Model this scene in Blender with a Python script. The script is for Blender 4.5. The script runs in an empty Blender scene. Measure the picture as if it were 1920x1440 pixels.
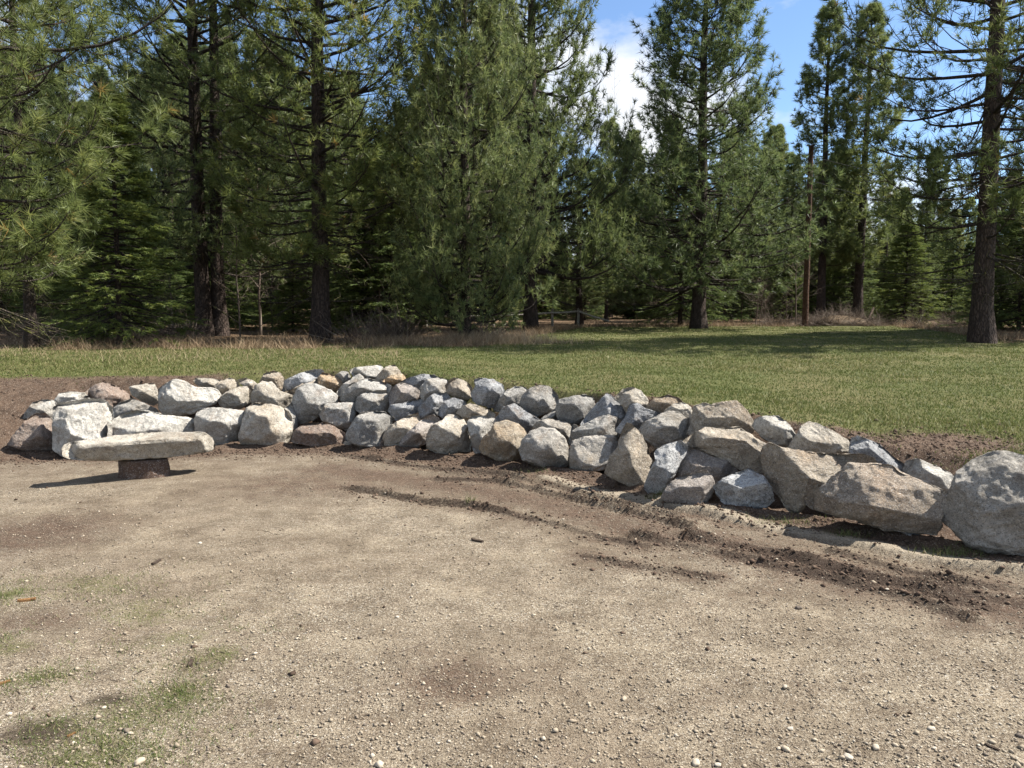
import bpy, bmesh, math, random
import numpy as np
from mathutils import Vector, noise as mnoise

SC = bpy.context.scene
COL = SC.collection
rad = math.radians

# ------------------------------------------------------------------ camera
F_PX, CX, CY, HORIZON = 1400.0, 960.0, 720.0, 590.0
EYE = np.array([0.0, 0.0, 1.6])
PITCH = math.atan((CY - HORIZON) / F_PX)
FWD = np.array([0.0, math.cos(PITCH), -math.sin(PITCH)])
UPV = np.array([0.0, math.sin(PITCH), math.cos(PITCH)])
RGT = np.array([1.0, 0.0, 0.0])
cam_data = bpy.data.cameras.new('camera')
cam_data.sensor_width = 36.0
cam_data.lens = 36.0 * F_PX / 1920.0
cam_data.clip_start, cam_data.clip_end = 0.05, 2000.0
cam = bpy.data.objects.new('camera', cam_data)
COL.objects.link(cam)
cam.location = EYE
cam.rotation_euler = (math.pi / 2 - PITCH, 0, 0)
SC.camera = cam

# ------------------------------------------------------------------ sky and sun
TO_SUN = Vector((0.63, 0.09, 0.77)).normalized()
SUN_EL = math.asin(TO_SUN.z)
SUN_AZ = math.atan2(TO_SUN.x, TO_SUN.y)
world = bpy.data.worlds.new('World')
SC.world = world
world.use_nodes = True
wn, wl = world.node_tree.nodes, world.node_tree.links
wn.clear()
w_out = wn.new('ShaderNodeOutputWorld')
w_bg = wn.new('ShaderNodeBackground')
w_bg.inputs['Strength'].default_value = 0.082
w_sky = wn.new('ShaderNodeTexSky')
w_sky.sky_type = 'NISHITA'
w_sky.sun_disc = False
w_sky.sun_elevation = SUN_EL
w_sky.sun_rotation = SUN_AZ
w_sky.altitude = 700
w_sky.air_density = 1.0
w_sky.dust_density = 0.1
w_sky.ozone_density = 4.0
w_tc = wn.new('ShaderNodeTexCoord')
w_map = wn.new('ShaderNodeMapping')
w_map.inputs['Location'].default_value = (0.35, 0.0, 0.1)
w_map.inputs['Scale'].default_value = (1.0, 1.0, 1.9)
w_noise = wn.new('ShaderNodeTexNoise')
w_noise.inputs['Scale'].default_value = 3.1
w_noise.inputs['Detail'].default_value = 9.0
w_noise.inputs['Roughness'].default_value = 0.55
w_ramp = wn.new('ShaderNodeValToRGB')
w_ramp.color_ramp.elements[0].position = 0.475
w_ramp.color_ramp.elements[1].position = 0.60
w_noise2 = wn.new('ShaderNodeTexNoise')
w_noise2.inputs['Scale'].default_value = 6.0
w_noise2.inputs['Detail'].default_value = 6.0
w_shade = wn.new('ShaderNodeMix')
w_shade.data_type = 'RGBA'
w_shade.inputs[6].default_value = (4.2, 4.5, 5.0, 1)
w_shade.inputs[7].default_value = (6.2, 6.2, 6.2, 1)
w_mix = wn.new('ShaderNodeMix')
w_mix.data_type = 'RGBA'
wl.new(w_tc.outputs['Generated'], w_map.inputs['Vector'])
wl.new(w_map.outputs[0], w_noise.inputs['Vector'])
wl.new(w_map.outputs[0], w_noise2.inputs['Vector'])
wl.new(w_noise.outputs['Fac'], w_ramp.inputs['Fac'])
wl.new(w_noise2.outputs['Fac'], w_shade.inputs[0])
wl.new(w_ramp.outputs['Color'], w_mix.inputs[0])
wl.new(w_sky.outputs['Color'], w_mix.inputs[6])
wl.new(w_shade.outputs[2], w_mix.inputs[7])
wl.new(w_mix.outputs[2], w_bg.inputs['Color'])
wl.new(w_bg.outputs[0], w_out.inputs['Surface'])

sun_data = bpy.data.lights.new('sun', 'SUN')
sun_data.energy = 5.0
sun_data.angle = rad(0.53)
sun_data.color = (1.0, 0.955, 0.88)
sun = bpy.data.objects.new('sun', sun_data)
COL.objects.link(sun)
sun.rotation_euler = (-TO_SUN).to_track_quat('-Z', 'Y').to_euler()
sun.location = TO_SUN * 60

vs = SC.view_settings
vs.view_transform = 'Standard'
vs.look = 'None'
vs.gamma = 1.0
vs.use_curve_mapping = False
vs.exposure = 1.36
SC.cycles.use_denoising = True
SC.cycles.max_bounces = 4
SC.cycles.diffuse_bounces = 2
SC.cycles.glossy_bounces = 2
SC.cycles.transmission_bounces = 2
SC.cycles.transparent_max_bounces = 4
SC.cycles.caustics_reflective = False
SC.cycles.caustics_refractive = False

# ------------------------------------------------------------------ helpers
def ray(px, py):
    """direction with unit component along the viewing axis"""
    return FWD + RGT * ((px - CX) / F_PX) + UPV * ((CY - py) / F_PX)

def ground_at(px, py, z=0.0):
    d = ray(px, py)
    t = (z - EYE[2]) / d[2]
    return EYE + d * t

def tag(o, label=None, cat=None, group=None, kind=None):
    if label: o['label'] = label
    if cat: o['category'] = cat
    if group: o['group'] = group
    if kind: o['kind'] = kind
    return o

def mesh_np(name, verts, faces, smooth=False):
    """faces: array (n,3) or (n,4)"""
    verts = np.asarray(verts, dtype=np.float32)
    faces = np.asarray(faces, dtype=np.int32)
    me = bpy.data.meshes.new(name)
    n, k = faces.shape
    me.vertices.add(len(verts))
    me.vertices.foreach_set('co', verts.ravel())
    me.loops.add(n * k)
    me.loops.foreach_set('vertex_index', faces.ravel())
    me.polygons.add(n)
    me.polygons.foreach_set('loop_start', np.arange(0, n * k, k, dtype=np.int32))
    me.polygons.foreach_set('loop_total', np.full(n, k, dtype=np.int32))
    if smooth:
        me.polygons.foreach_set('use_smooth', np.ones(n, dtype=bool))
    me.update()
    return me

def attr(me, name, values):
    a = me.attributes.new(name, 'FLOAT', 'POINT')
    a.data.foreach_set('value', np.asarray(values, dtype=np.float32))

def add_obj(name, me, mat=None, parent=None, loc=None):
    o = bpy.data.objects.new(name, me)
    COL.objects.link(o)
    if mat is not None and len(me.materials) == 0:
        me.materials.append(mat)
    if parent is not None: o.parent = parent
    if loc is not None: o.location = loc
    return o

def empty(name, loc=(0, 0, 0)):
    o = bpy.data.objects.new(name, None)
    o.empty_display_size = 0.2
    COL.objects.link(o)
    o.location = loc
    return o

def copy_tree(root):
    r = root.copy(); COL.objects.link(r)
    for ch in root.children:
        c = ch.copy(); COL.objects.link(c); c.parent = r
        for g in ch.children:
            d = g.copy(); COL.objects.link(d); d.parent = c
    return r

def tubes(P, R, sides):
    """P (n,k,3) centre lines, R (n,k) radii -> verts, quads"""
    n, k, _ = P.shape
    ax = P[:, -1] - P[:, 0]
    ax = ax / (np.linalg.norm(ax, axis=1, keepdims=True) + 1e-9)
    ref = np.where(np.abs(ax[:, 2:3]) > 0.8, np.array([[1.0, 0, 0]]), np.array([[0, 0, 1.0]]))
    u = np.cross(ax, ref); u /= np.linalg.norm(u, axis=1, keepdims=True) + 1e-9
    v = np.cross(ax, u)
    a = np.linspace(0, 2 * np.pi, sides, endpoint=False)
    ring = u[:, None, None, :] * np.cos(a)[None, None, :, None] + v[:, None, None, :] * np.sin(a)[None, None, :, None]
    V = P[:, :, None, :] + ring * R[:, :, None, None]
    idx = np.arange(n * k * sides).reshape(n, k, sides)
    a0 = idx[:, :-1, :]; a1 = np.roll(a0, -1, axis=2)
    b0 = idx[:, 1:, :]; b1 = np.roll(b0, -1, axis=2)
    Fc = np.stack([a0, b0, b1, a1], axis=-1).reshape(-1, 4)
    return V.reshape(-1, 3), Fc

def join_parts(parts):
    vs_, fs_, off = [], [], 0
    for v, f in parts:
        vs_.append(v); fs_.append(np.asarray(f) + off); off += len(v)
    return np.concatenate(vs_), np.concatenate(fs_)

def smooth01(t):
    t = np.clip(t, 0, 1)
    return t * t * (3 - 2 * t)

_rs = np.random.RandomState(7)
_perm = _rs.rand(256, 256)
def vnoise(x, y, scale, off=0.0):
    """tiling value noise, numpy"""
    x = np.asarray(x) * scale + 37.1 + off; y = np.asarray(y) * scale + 91.7 + off * 1.7
    xi = np.floor(x).astype(int); yi = np.floor(y).astype(int)
    fx = x - xi; fy = y - yi
    fx = fx * fx * (3 - 2 * fx); fy = fy * fy * (3 - 2 * fy)
    g = lambda a, b: _perm[a & 255, b & 255]
    return (g(xi, yi) * (1 - fx) + g(xi + 1, yi) * fx) * (1 - fy) + (g(xi, yi + 1) * (1 - fx) + g(xi + 1, yi + 1) * fx) * fy
def fbm(x, y, scale, octv=4, off=0.0):
    s = 0; a = 1; t = 0
    for i in range(octv):
        s = s + a * vnoise(x, y, scale * 2 ** i, off + i * 13.3); t += a; a *= 0.5
    return s / t

# ------------------------------------------------------------------ materials
def new_mat(name):
    m = bpy.data.materials.new(name)
    m.use_nodes = True
    nt = m.node_tree
    nt.nodes.clear()
    out = nt.nodes.new('ShaderNodeOutputMaterial')
    b = nt.nodes.new('ShaderNodeBsdfPrincipled')
    b.inputs['Roughness'].default_value = 0.9
    b.inputs['Specular IOR Level'].default_value = 0.2
    nt.links.new(b.outputs[0], out.inputs['Surface'])
    return m, nt, b, out

class NB:
    """small node-building helper"""
    def __init__(self, nt): self.nt = nt
    def node(self, t, **kw):
        n = self.nt.nodes.new(t)
        for k, v in kw.items(): setattr(n, k, v)
        return n
    def set(self, sock, v):
        if isinstance(v, bpy.types.NodeSocket): self.nt.links.new(v, sock)
        else: sock.default_value = v
    def noise(self, vec, scale, detail=4, rough=0.55, out='Fac', dist=0.0):
        n = self.node('ShaderNodeTexNoise')
        self.set(n.inputs['Vector'], vec)
        n.inputs['Scale'].default_value = scale; n.inputs['Detail'].default_value = detail
        n.inputs['Roughness'].default_value = rough; n.inputs['Distortion'].default_value = dist
        return n.outputs[out]
    def voro(self, vec, scale, out='Color', feature='F1', rnd=1.0):
        n = self.node('ShaderNodeTexVoronoi', feature=feature)
        self.set(n.inputs['Vector'], vec); n.inputs['Scale'].default_value = scale
        n.inputs['Randomness'].default_value = rnd
        return n.outputs[out]
    def ramp(self, fac, stops, interp='LINEAR'):
        n = self.node('ShaderNodeValToRGB'); self.set(n.inputs[0], fac)
        cr = n.color_ramp; cr.interpolation = interp
        while len(cr.elements) > 1: cr.elements.remove(cr.elements[-1])
        for i, (p, c) in enumerate(stops):
            e = cr.elements[0] if i == 0 else cr.elements.new(p)
            e.position = p
            if not hasattr(c, '__len__'): c = (c, c, c)
            e.color = (*c[:3], 1)
        return n.outputs['Color']
    def mix(self, fac, a, b, mode='MIX'):
        n = self.node('ShaderNodeMix', data_type='RGBA', blend_type=mode)
        self.set(n.inputs[0], fac)
        for s, v in ((n.inputs[6], a), (n.inputs[7], b)):
            if not isinstance(v, bpy.types.NodeSocket): v = (*v[:3], 1)
            self.set(s, v)
        return n.outputs[2]
    def math(self, op, a, b=0.0, clamp=False):
        n = self.node('ShaderNodeMath', operation=op, use_clamp=clamp)
        self.set(n.inputs[0], a); self.set(n.inputs[1], b)
        return n.outputs[0]
    def sep(self, c):
        n = self.node('ShaderNodeSeparateColor'); self.set(n.inputs[0], c); return n.outputs
    def attr(self, name):
        n = self.node('ShaderNodeAttribute'); n.attribute_name = name; return n.outputs['Fac']
    def coord(self, which='Object'):
        return self.node('ShaderNodeTexCoord').outputs[which]
    def bump(self, height, dist, strength=1.0, normal=None):
        n = self.node('ShaderNodeBump'); self.set(n.inputs['Height'], height)
        n.inputs['Distance'].default_value = dist; n.inputs['Strength'].default_value = strength
        if normal is not None: self.set(n.inputs['Normal'], normal)
        return n.outputs[0]
    def vadd(self, a, b):
        n = self.node('ShaderNodeVectorMath', operation='ADD'); self.set(n.inputs[0], a); self.set(n.inputs[1], b); return n.outputs[0]
    def vscale(self, a, s):
        n = self.node('ShaderNodeVectorMath', operation='MULTIPLY'); self.set(n.inputs[0], a); self.set(n.inputs[1], s); return n.outputs[0]

def granite(name, light, dark, stain, stain_amt, speck=0.5, speck_dark=(0.06, 0.06, 0.065)):
    m, nt, b, out = new_mat(name); N = NB(nt)
    oi = N.node('ShaderNodeObjectInfo')
    off = N.vscale(oi.outputs['Location'], (3.7, 5.1, 7.3))
    p = N.vadd(N.coord('Object'), off)
    big = N.noise(p, 3.2, 5, 0.6)
    c = N.mix(N.ramp(big, [(0.40, 0), (0.60, 1)]), light, tuple(x * 0.85 for x in dark))
    st = N.noise(p, 2.1, 6, 0.65, dist=0.4)
    c = N.mix(N.ramp(st, [(0.62 - stain_amt * 0.35, 0), (0.80 - stain_amt * 0.25, 0.85)]), c, stain)
    # mineral grains
    vc = N.sep(N.voro(p, 170.0))[0]
    dk = N.ramp(vc, [(0.0, 1), (0.14 * speck + 0.02, 1), (0.16 * speck + 0.05, 0)], 'LINEAR')
    c = N.mix(N.math('MULTIPLY', dk, 0.6), c, speck_dark)
    lt = N.ramp(vc, [(0.84, 0), (0.9, 1)])
    c = N.mix(N.math('MULTIPLY', lt, 0.35), c, (0.78, 0.76, 0.72))
    mid = N.noise(p, 34, 3, 0.6)
    c = N.mix(0.6, c, N.ramp(mid, [(0.3, 0.45), (0.7, 1.0)]), 'MULTIPLY')
    vein = N.noise(p, 6.0, 8, 0.75, dist=1.2)
    c = N.mix(N.math('MULTIPLY', N.ramp(vein, [(0.44, 0), (0.49, 1), (0.52, 0)]), 0.35), c, tuple(x * 0.5 for x in dark))
    # soil caught on the stone
    dirt = N.noise(p, 5.5, 5, 0.7)
    c = N.mix(N.math('MULTIPLY', N.ramp(dirt, [(0.56, 0), (0.66, 1)]), 0.5), c, (0.16, 0.115, 0.08))
    v = N.math('MULTIPLY_ADD', oi.outputs['Random'], 0.22)
    v.node.inputs[2].default_value = 0.86
    cc = N.node('ShaderNodeCombineColor')
    for i in range(3): nt.links.new(v, cc.inputs[i])
    c = N.mix(1.0, c, cc.outputs[0], 'MULTIPLY')
    nt.links.new(c, b.inputs['Base Color'])
    h1 = N.noise(p, 9, 10, 0.72, dist=0.5)
    h2 = N.noise(p, 60, 4, 0.7)
    n1 = N.bump(h1, 0.075, 0.9)
    n2 = N.bump(h2, 0.008, 0.8, n1)
    nt.links.new(n2, b.inputs['Normal'])
    b.inputs['Roughness'].default_value = 0.88
    return m

MAT = {
 'W': granite('white_granite', (0.60, 0.565, 0.50), (0.48, 0.445, 0.385), (0.40, 0.32, 0.23), 0.12, 0.35),
 'C': granite('cream_granite', (0.56, 0.505, 0.42), (0.45, 0.395, 0.315), (0.39, 0.30, 0.20), 0.25, 0.4),
 'T': granite('tan_granite', (0.48, 0.415, 0.325), (0.38, 0.32, 0.245), (0.35, 0.255, 0.165), 0.35, 0.4),
 'N': granite('brown_granite', (0.37, 0.295, 0.24), (0.28, 0.215, 0.17), (0.25, 0.165, 0.12), 0.45, 0.4),
 'G': granite('grey_granite', (0.46, 0.435, 0.39), (0.355, 0.335, 0.30), (0.34, 0.27, 0.19), 0.18, 0.9),
 'B': granite('blue_grey_granite', (0.48, 0.475, 0.465), (0.33, 0.33, 0.33), (0.32, 0.29, 0.25), 0.05, 1.3),
 'O': granite('rusty_granite', (0.54, 0.44, 0.31), (0.46, 0.33, 0.20), (0.47, 0.27, 0.12), 0.75, 0.4),
 'K': granite('pinkish_granite', (0.44, 0.385, 0.335), (0.34, 0.295, 0.255), (0.31, 0.23, 0.17), 0.25, 0.7),
 'GC': granite('grey_cream_granite', (0.50, 0.46, 0.40), (0.39, 0.355, 0.30), (0.38, 0.30, 0.21), 0.2, 0.5),
 'BW': granite('blue_white_granite', (0.58, 0.575, 0.555), (0.44, 0.435, 0.42), (0.36, 0.32, 0.27), 0.06, 1.1),
 'T2': granite('orange_tan_granite', (0.50, 0.43, 0.33), (0.41, 0.33, 0.235), (0.41, 0.27, 0.14), 0.5, 0.5),
 'TN': granite('brown_tan_granite', (0.45, 0.385, 0.305), (0.35, 0.29, 0.225), (0.32, 0.23, 0.155), 0.45, 0.5),
}

def ground_material():
    m, nt, b, out = new_mat('ground_gravel_and_soil'); N = NB(nt)
    p = N.coord('Object')
    # crushed gravel: cells of many stones
    cell = N.sep(N.voro(p, 115.0))
    cell2 = N.sep(N.voro(p, 190.0))
    stones = N.ramp(cell[0], [(0.0, (0.05, 0.042, 0.037)), (0.12, (0.13, 0.103, 0.08)), (0.34, (0.26, 0.213, 0.155)),
                              (0.62, (0.35, 0.298, 0.222)), (0.86, (0.46, 0.41, 0.325)), (1.0, (0.58, 0.55, 0.49))])
    sand = N.ramp(cell2[1], [(0.0, (0.09, 0.072, 0.057)), (0.5, (0.25, 0.205, 0.15)), (1.0, (0.38, 0.325, 0.245))])
    gap = N.voro(p, 115.0, 'Distance')
    grav = N.mix(N.ramp(gap, [(0.32, 0), (0.62, 1)]), stones, sand)
    patch = N.noise(p, 0.55, 7, 0.62)
    grav = N.mix(N.ramp(patch, [(0.42, 0), (0.58, 0.7)]), grav, N.mix(0.5, sand, (0.20, 0.155, 0.11)))
    streak = N.noise(N.vscale(p, (1.0, 3.0, 1.0)), 2.2, 5, 0.6)
    grav = N.mix(N.math('MULTIPLY', N.ramp(N.noise(p, 1.6, 5, 0.6), [(0.5, 0), (0.72, 1)]), 0.5), grav, N.mix(0.5, stones, (0.30, 0.25, 0.17)))
    grav = N.mix(N.ramp(streak, [(0.52, 0), (0.75, 0.45)]), grav, (0.16, 0.118, 0.083))
    # bare brown soil
    sn = N.noise(p, 9, 7, 0.65)
    soil = N.ramp(sn, [(0.30, (0.058, 0.039, 0.028)), (0.55, (0.115, 0.077, 0.054)), (0.78, (0.18, 0.128, 0.09))])
    soil = N.mix(N.math('MULTIPLY', N.ramp(cell2[2], [(0.90, 0), (0.95, 1)]), 0.6), soil, (0.42, 0.36, 0.29))
    grain = N.math('MULTIPLY', N.math('SUBTRACT', cell2[0], 0.5), 0.34)
    grain = N.math('ADD', grain, N.math('MULTIPLY', N.math('SUBTRACT', N.noise(p, 38, 5, 0.75), 0.5), 0.9))
    mott = N.noise(p, 3.2, 8, 0.72)
    grav = N.mix(0.85, grav, N.ramp(N.math('ADD', mott, N.math('MULTIPLY', grain, 0.5)), [(0.34, (0.56, 0.52, 0.48)), (0.5, (0.92, 0.90, 0.87)), (0.64, (1.15, 1.13, 1.1))]), 'MULTIPLY')
    fs = N.math('ADD', N.math('ADD', N.attr('soil'), grain), N.math('MULTIPLY', N.math('SUBTRACT', N.noise(p, 4.5, 6, 0.7), 0.5), 0.9))
    c = N.mix(N.ramp(fs, [(0.30, 0), (0.72, 1)]), grav, soil)
    # damp dark earth
    fm = N.math('ADD', N.math('ADD', N.attr('damp'), N.math('MULTIPLY', grain, 0.8)), N.math('MULTIPLY', N.math('SUBTRACT', N.noise(p, 7, 5, 0.7), 0.5), 0.7))
    c = N.mix(N.ramp(fm, [(0.35, 0), (0.75, 0.85)]), c, (0.045, 0.032, 0.024))
    # pale washed sand
    fw = N.math('ADD', N.attr('sand'), N.math('MULTIPLY', N.math('SUBTRACT', N.noise(p, 9, 5, 0.7), 0.5), 0.7))
    c = N.mix(N.ramp(fw, [(0.35, 0), (0.7, 0.9)]), c, N.mix(0.5, sand, (0.42, 0.355, 0.265)))
    # thin turf
    tn = N.noise(p, 26, 5, 0.7)
    turf = N.ramp(tn, [(0.3, (0.05, 0.06, 0.02)), (0.5, (0.10, 0.112, 0.038)), (0.75, (0.19, 0.17, 0.08))])
    far = N.noise(p, 0.55, 4, 0.6)
    turf = N.mix(N.ramp(far, [(0.42, 0), (0.66, 0.55)]), turf, (0.20, 0.165, 0.085))
    fg = N.math('ADD', N.math('ADD', N.attr('turf'), N.math('MULTIPLY', grain, 0.8)), N.math('MULTIPLY', N.math('SUBTRACT', N.noise(p, 5.0, 7, 0.75), 0.5), 0.9))
    c = N.mix(N.ramp(fg, [(0.34, 0), (0.66, 1)]), c, turf)
    # needle litter on the wood floor
    ln = N.noise(p, 12, 6, 0.7)
    litter = N.ramp(ln, [(0.3, (0.07, 0.045, 0.028)), (0.55, (0.15, 0.10, 0.06)), (0.8, (0.23, 0.165, 0.10))])
    fl = N.math('ADD', N.attr('litter'), N.math('MULTIPLY', N.math('SUBTRACT', N.noise(p, 1.3, 5, 0.7), 0.5), 0.9))
    c = N.mix(N.ramp(fl, [(0.35, 0), (0.65, 1)]), c, litter)
    nt.links.new(c, b.inputs['Base Color'])
    hh = N.math('ADD', N.math('MULTIPLY', gap, -1.0), N.math('MULTIPLY', cell[1], 0.6))
    n1 = N.bump(hh, 0.009, 1.0)
    n2 = N.bump(N.noise(p, 22, 7, 0.72), 0.036, 0.9, n1)
    n3 = N.bump(N.noise(p, 150, 3, 0.7), 0.004, 0.8, n2)
    nt.links.new(n3, b.inputs['Normal'])
    b.inputs['Roughness'].default_value = 0.95
    b.inputs['Specular IOR Level'].default_value = 0.12
    return m
M_GROUND = ground_material()

def tint_mat(name, stops, translucent=0.0, rough=0.7, spec=0.2, noise_scale=0.0, vary=False):
    m, nt, b, out = new_mat(name); N = NB(nt)
    c = N.ramp(N.attr('tint'), stops)
    if vary:
        oi = N.node('ShaderNodeObjectInfo')
        c = N.mix(1.0, c, N.ramp(oi.outputs['Random'], [(0.0, (0.95, 0.98, 0.95)), (0.5, (1.08, 1.06, 1.0)), (1.0, (1.28, 1.2, 0.95))]), 'MULTIPLY')
    if noise_scale:
        nv = N.noise(N.coord('Object'), noise_scale, 3)
        c = N.mix(0.6, c, N.ramp(nv, [(0.3, 0.55), (0.7, 1.0)]), 'MULTIPLY')
    nt.links.new(c, b.inputs['Base Color'])
    b.inputs['Roughness'].default_value = rough
    b.inputs['Specular IOR Level'].default_value = spec
    if translucent:
        t = N.node('ShaderNodeBsdfTranslucent')
        nt.links.new(c, t.inputs['Color'])
        mx = N.node('ShaderNodeMixShader'); mx.inputs[0].default_value = translucent
        nt.links.new(b.outputs[0], mx.inputs[1]); nt.links.new(t.outputs[0], mx.inputs[2])
        nt.links.new(mx.outputs[0], out.inputs['Surface'])
    return m

M_NEEDLE = tint_mat('pine_needles', [(0.0, (0.075, 0.10, 0.034)), (0.5, (0.142, 0.178, 0.06)), (0.9, (0.235, 0.25, 0.09)), (1.0, (0.28, 0.18, 0.06))], 0.45, 0.5, 0.35, vary=True)
M_NEEDLE_YOUNG = tint_mat('young_pine_needles', [(0.0, (0.085, 0.12, 0.05)), (0.5, (0.18, 0.21, 0.08)), (1.0, (0.29, 0.30, 0.12))], 0.45, 0.5, 0.35, vary=True)
M_NEEDLE_DARK = tint_mat('dark_pine_needles', [(0.0, (0.078, 0.108, 0.045)), (0.5, (0.138, 0.175, 0.066)), (1.0, (0.22, 0.24, 0.09))], 0.45, 0.5, 0.35, vary=True)
M_FIR = tint_mat('fir_needles', [(0.0, (0.065, 0.10, 0.034)), (0.5, (0.12, 0.16, 0.05)), (1.0, (0.20, 0.23, 0.065))], 0.45, 0.55, 0.3, vary=True)
M_GRASS = tint_mat('meadow_grass_blades', [(0.0, (0.055, 0.082, 0.018)), (0.40, (0.108, 0.128, 0.034)), (0.7, (0.175, 0.162, 0.065)), (1.0, (0.33, 0.275, 0.15))], 0.3, 0.6, 0.25)
M_GREEN = tint_mat('fresh_grass_blades', [(0.0, (0.05, 0.085, 0.018)), (0.6, (0.105, 0.135, 0.035)), (1.0, (0.26, 0.225, 0.11))], 0.3, 0.6, 0.25)
M_DRY = tint_mat('dry_grass_blades', [(0.0, (0.13, 0.085, 0.055)), (0.5, (0.27, 0.195, 0.12)), (1.0, (0.42, 0.34, 0.22))], 0.25, 0.7, 0.15)
M_TWIG = tint_mat('bare_twigs', [(0.0, (0.05, 0.037, 0.03)), (0.5, (0.11, 0.083, 0.066)), (1.0, (0.21, 0.175, 0.14))], 0.0, 0.85, 0.1)
M_PEBBLE = tint_mat('loose_pebbles', [(0.0, (0.05, 0.047, 0.045)), (0.15, (0.15, 0.12, 0.093)), (0.5, (0.285, 0.232, 0.168)), (0.8, (0.38, 0.318, 0.235)), (1.0, (0.58, 0.53, 0.45))], 0.0, 0.85, 0.2, 120.0)
M_CLOD = tint_mat('soil_clods', [(0.0, (0.05, 0.034, 0.025)), (0.6, (0.105, 0.072, 0.052)), (1.0, (0.17, 0.122, 0.088))], 0.0, 0.95, 0.1, 60.0)

def bark(name, c0, c1, c2, lichen=None):
    m, nt, b, out = new_mat(name); N = NB(nt)
    p = N.coord('Object')
    q = N.vscale(p, (1.0, 1.0, 0.28))
    q2 = N.vadd(q, N.vscale(N.noise(q, 9, 4, 0.6, 'Color'), (0.10, 0.10, 0.10)))
    pl = N.voro(q2, 24.0, 'Distance', 'DISTANCE_TO_EDGE')
    n = N.noise(q, 16, 6, 0.65)
    c = N.ramp(n, [(0.3, c0), (0.55, c1), (0.8, c2)])
    c = N.mix(N.ramp(pl, [(0.0, 0.75), (0.16, 0)]), c, tuple(x * 0.5 for x in c0))
    if lichen:
        c = N.mix(N.ramp(N.noise(p, 6, 5, 0.7), [(0.50, 0), (0.64, 0.8)]), c, lichen)
    nt.links.new(c, b.inputs['Base Color'])
    nt.links.new(N.bump(N.math('ADD', N.ramp(pl, [(0, 0), (0.2, 1)]), n), 0.03, 0.9), b.inputs['Normal'])
    return m
M_BARK = bark('pine_bark', (0.042, 0.031, 0.026), (0.078, 0.056, 0.045), (0.125, 0.092, 0.072))
M_BRANCH = bark('pine_branch_bark', (0.035, 0.028, 0.024), (0.065, 0.05, 0.041), (0.105, 0.086, 0.07))
M_LICHEN = bark('lichen_branch_bark', (0.045, 0.036, 0.03), (0.085, 0.068, 0.052), (0.13, 0.11, 0.088), (0.17, 0.175, 0.045))
M_WOOD = bark('weathered_wood', (0.34, 0.31, 0.26), (0.50, 0.46, 0.39), (0.60, 0.56, 0.49))
M_POLE = bark('utility_pole_wood', (0.075, 0.042, 0.028), (0.12, 0.066, 0.042), (0.17, 0.10, 0.065))
M_STUMP = bark('stump_base', (0.10, 0.068, 0.05), (0.16, 0.115, 0.085), (0.24, 0.18, 0.135))
M_CHIP = bark('split_wood_chip', (0.34, 0.17, 0.07), (0.50, 0.27, 0.11), (0.60, 0.38, 0.18))
M_WIRE = bark('cable', (0.03, 0.03, 0.03), (0.05, 0.05, 0.05), (0.08, 0.08, 0.08))

# ------------------------------------------------------------------ terrain
BASE_PX = [(-420, 905), (-200, 880), (20, 856), (130, 852), (300, 850), (450, 842), (545, 840), (640, 840), (700, 846), (770, 850), (840, 862),
           (900, 866), (960, 874), (1040, 886), (1120, 898), (1190, 916), (1240, 940), (1320, 956), (1400, 966), (1500, 976),
           (1600, 995), (1700, 1015), (1800, 1032), (1920, 1048), (2200, 1090)]
RUN = [(-420, 1.6), (20, 1.5), (500, 1.45), (840, 1.25), (1200, 1.25), (1500, 1.2), (1920, 1.1), (2200, 1.0)]
TOP_PX = [(-420, 716), (0, 716), (150, 712), (300, 708), (500, 700), (620, 693), (750, 692), (850, 708), (1000, 726), (1100, 738),
          (1200, 748), (1300, 762), (1420, 777), (1600, 812), (1700, 838), (1800, 850), (1920, 862), (2200, 890)]
bp = np.array([ground_at(*p) for p in BASE_PX])
BX, BY = bp[:, 0], bp[:, 1]
tp = []
for px, py in TOP_PX:
    bpy_ = np.interp(px, [q[0] for q in BASE_PX], [q[1] for q in BASE_PX])
    d0 = ground_at(px, bpy_)[1] + np.interp(px, [q[0] for q in RUN], [q[1] for q in RUN])
    r = ray(px, py); P = EYE + r * (d0 / r[1])
    tp.append(P)
tp = np.array(tp)
BX = np.concatenate([[-60], BX, [12, 60]]); BY = np.concatenate([[6.5], BY, [2.6, 2.0]])
TX = np.concatenate([[-60], tp[:, 0], [13, 60]]); TY = np.concatenate([[9.0], tp[:, 1], [4.4, 4.0]])
TZ = np.concatenate([[0.75], tp[:, 2], [0.25, 0.25]])
def fB(x): return np.interp(x, BX, BY)
def fT(x): return np.maximum(np.interp(x, TX, TY), fB(x) + 0.5)
def hT(x): return np.interp(x, TX, TZ)
def G(d):
    d = np.asarray(d, dtype=float)
    return 0.78 + 0.0175 * (np.minimum(d, 46) - 10.5) + 7.0 * smooth01((d - 46) / 70.0)
def tree_line(x, y):
    a = np.asarray(x) / np.maximum(np.asarray(y), 1.0)
    return np.interp(a, [-1.2, -0.62, -0.3, -0.05, 0.01, 0.05, 0.10, 0.5, 0.58, 0.66, 1.2], [14.0, 15.6, 16.4, 16.8, 19.0, 24.0, 29.5, 31.0, 25.0, 18.5, 17.0])

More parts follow.
